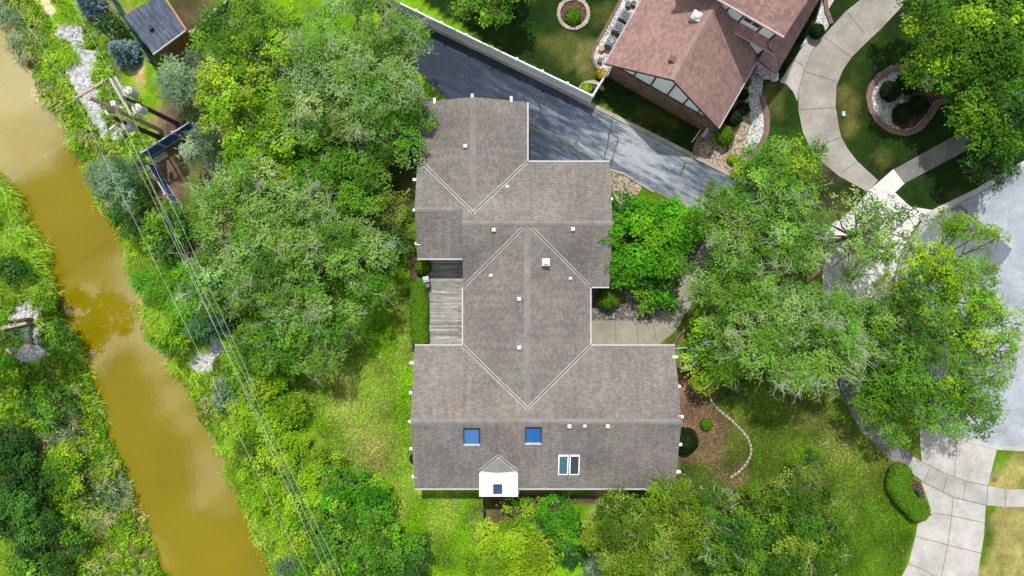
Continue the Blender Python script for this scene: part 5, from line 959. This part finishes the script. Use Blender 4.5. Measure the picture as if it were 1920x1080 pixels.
r = np.random.default_rng(3); q = P(577, 880, .4); sg = twig_segs(r, np.tile(P(578, 856, .6), (9, 1)), norm(np.stack([r.normal(0, .35, 9), -np.ones(9), r.normal(0, .1, 9)], 1)), 1.9, 3, .04); o = thing('dead_brush', 'heap of dead brown branches among the bank shrubs', 'branch', (q[0], q[1], 0)); tubes_mesh('branches', sg, mat_plain('brown_twig', (.24, .15, .10), .9), o, 4)
o = thing('downspout_pipe', 'white downspout extension on the lawn by the brown brick corner', 'pipe', P(1303, 258)); m = MB(); m.beam(P(1297, 267, .1), P(1314, 243, .15), .09, .09); m.build('pipe', M['gutter'], o)
o = thing('spotlight', 'small grey floodlight on the ground at the brick corner', 'light', P(1321, 252)); m = MB(); m.box(P(1324, 246, .2), (.25, .5, .16), -.4); m.tube(P(1319, 254, .2), P(1319, 254, .38), .12, .1, 10); m.build('housing', M['greymetal'], o)
# ------------------------------------------------------------------ stuff: bank undergrowth and lawn grass
def undergrowth(name, label, test, box, n, seed, hmax=1.0, pals=('grass', 'mid', 'yellow', 'straw', 'dark', 'silver'), wts=(.34, .18, .34, .07, .03, .03)):
    r = np.random.default_rng(seed); x = r.uniform(box[0], box[1], n*3); y = r.uniform(box[2], box[3], n*3); ok = test(x, y); x, y = x[ok][:n], y[ok][:n]; n = len(x)
    sel = fbm(x, y, 4.5, seed+2, 3)+r.normal(0, .28, n); cum = np.cumsum(wts)/np.sum(wts); rank = np.argsort(np.argsort(sel))/n; pi = np.searchsorted(cum, rank)
    hgt = hmax*np.clip(.45+.5*fbm(x, y, 2.2, seed+5, 3)+r.normal(0, .12, n), .12, 1.2); z0 = terrain_z(x, y); VV, CC = [], []
    for i, pn in enumerate(pals):
        m = np.where(pi == i)[0]
        if not len(m): continue
        blade = pn in ('grass', 'straw', 'silver'); k = 26 if blade else 30; rep = np.repeat(m, k); N = len(rep); rad = r.uniform(.18, .5, n)[rep]
        col = pal(pn, n, r, .22)[rep]*np.exp(r.normal(0, .15, (N, 1)))
        if blade:
            a = r.normal(0, 1, N)+(-1.1+1.2*fbm(x, y, 6, seed+9, 2))[rep]; t = np.stack([np.cos(a), np.sin(a), r.uniform(.05, .7, N)], 1); L = hgt[rep]*r.uniform(.5, 1.1, N)+.15
            c0 = np.stack([x[rep]+r.normal(0, .22, N), y[rep]+r.normal(0, .22, N), z0[rep]], 1)+norm(t)*(L*.5)[:, None]+np.array([0, 0, .06]); c0[:, 2] += hgt[rep]*r.random(N)*.45
            VV.append(leaf_quads(c0, norm(np.array([0, 0, 1.])+r.normal(0, .35, (N, 3))), t, L, r.uniform(.03, .06, N)))
        else:
            d = r.normal(0, 1, (N, 3)); d[:, 2] = np.abs(d[:, 2]); d = norm(d); c0 = np.stack([x[rep], y[rep], z0[rep]+.05], 1)+d*np.stack([rad, rad, hgt[rep]*.8], 1)*r.uniform(.6, 1.05, N)[:, None]
            VV.append(leaf_quads(c0, norm(d*.5+np.array([0, 0, .6])+r.normal(0, .45, (N, 3))), r.normal(0, 1, (N, 3)), r.uniform(.1, .24, N), r.uniform(.07, .15, N)))
        CC.append(col)
    return tag(quads(name, np.concatenate(VV), np.clip(np.concatenate(CC), .003, .8), M['leaf']), label, None, None, 'stuff')
def outside(x, y, polys):
    ok = np.ones(len(x), bool); px, py = px_of(x, y)
    for p in polys: ok &= ~inpoly(px, py, p)
    return ok
RIPS = [RIP, [(350, 690), (356, 660), (380, 655), (405, 632), (422, 640), (418, 660), (400, 672), (398, 695), (375, 702)], [(205, -20), (300, 130), (350, 90), (330, -20)], [(70, -20), (100, -20), (108, 40), (95, 42)], [(240, 90), (285, 110), (285, 160), (245, 160)], [(290, 215), (350, 190), (350, 240), (300, 260)], [(262, 288), (330, 270), (356, 395), (308, 400)]]
LRIPS = [[(15, 590), (35, 570), (55, 545), (68, 545), (70, 580), (60, 602), (30, 608), (18, 600)], [(26, 680), (40, 655), (60, 648), (88, 655), (98, 668), (60, 682), (34, 686)], [(-5, 606), (78, 604), (78, 648), (0, 672)]]
def t_right(x, y):
    d = x-river_x(y, 'r'); px, py = px_of(x, y); lim = np.where(y > 6, 6.5, np.where(y > -8, 4.0, np.where(y > -12, 5.5, 8.0)))
    return (d > -.15) & (d < lim+fbm(x, y, 3, 55)) & outside(x, y, RIPS)
def t_left(x, y): d = river_x(y, 'l')-x; return (d > -.15) & (d < 16) & outside(x, y, LRIPS)
undergrowth('bank_undergrowth', 'tangled grass and weeds on the house side of the river', t_right, (-42, -14, -25, 24), 3800, 100)
undergrowth('bank_undergrowth', 'tangled grass and vines on the far side of the river', t_left, (-44, -24, -25, 10), 5200, 200, 1.1, ('grass', 'mid', 'yellow', 'straw', 'dark', 'silver'), (.33, .25, .33, .035, .05, .012))
def lawn(name, label, poly, n, seed, cols, sel=None):
    r = np.random.default_rng(seed); p = np.array(poly); px = r.uniform(p[:, 0].min(), p[:, 0].max(), n*2); py = r.uniform(p[:, 1].min(), p[:, 1].max(), n*2); ok = inpoly(px, py, poly); px, py = px[ok][:n], py[ok][:n]; n = len(px)
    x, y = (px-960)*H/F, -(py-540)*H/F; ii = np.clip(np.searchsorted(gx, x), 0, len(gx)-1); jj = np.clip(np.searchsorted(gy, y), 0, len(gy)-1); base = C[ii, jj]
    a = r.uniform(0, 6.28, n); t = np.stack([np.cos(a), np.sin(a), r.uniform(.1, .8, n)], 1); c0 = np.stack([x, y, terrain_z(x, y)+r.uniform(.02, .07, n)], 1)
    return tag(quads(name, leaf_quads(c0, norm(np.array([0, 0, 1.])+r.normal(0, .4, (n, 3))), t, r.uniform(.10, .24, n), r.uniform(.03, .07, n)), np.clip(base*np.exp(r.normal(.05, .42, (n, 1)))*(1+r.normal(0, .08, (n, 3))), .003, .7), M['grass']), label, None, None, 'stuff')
lawn('lawn_grass', 'bright sunny lawn grass left of the house', [(545, 690), (700, 600), (720, 470), (768, 480), (772, 660), (772, 925), (900, 925), (905, 990), (870, 1080), (830, 1080), (760, 960), (640, 880), (590, 800)], 60000, 1, None)
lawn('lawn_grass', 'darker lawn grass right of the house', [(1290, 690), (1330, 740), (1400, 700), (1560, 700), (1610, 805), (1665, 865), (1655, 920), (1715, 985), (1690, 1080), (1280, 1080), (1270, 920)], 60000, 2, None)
print('objects', len(bpy.data.objects), 'faces', sum(len(o.data.polygons) for o in bpy.data.objects if o.type == 'MESH'))
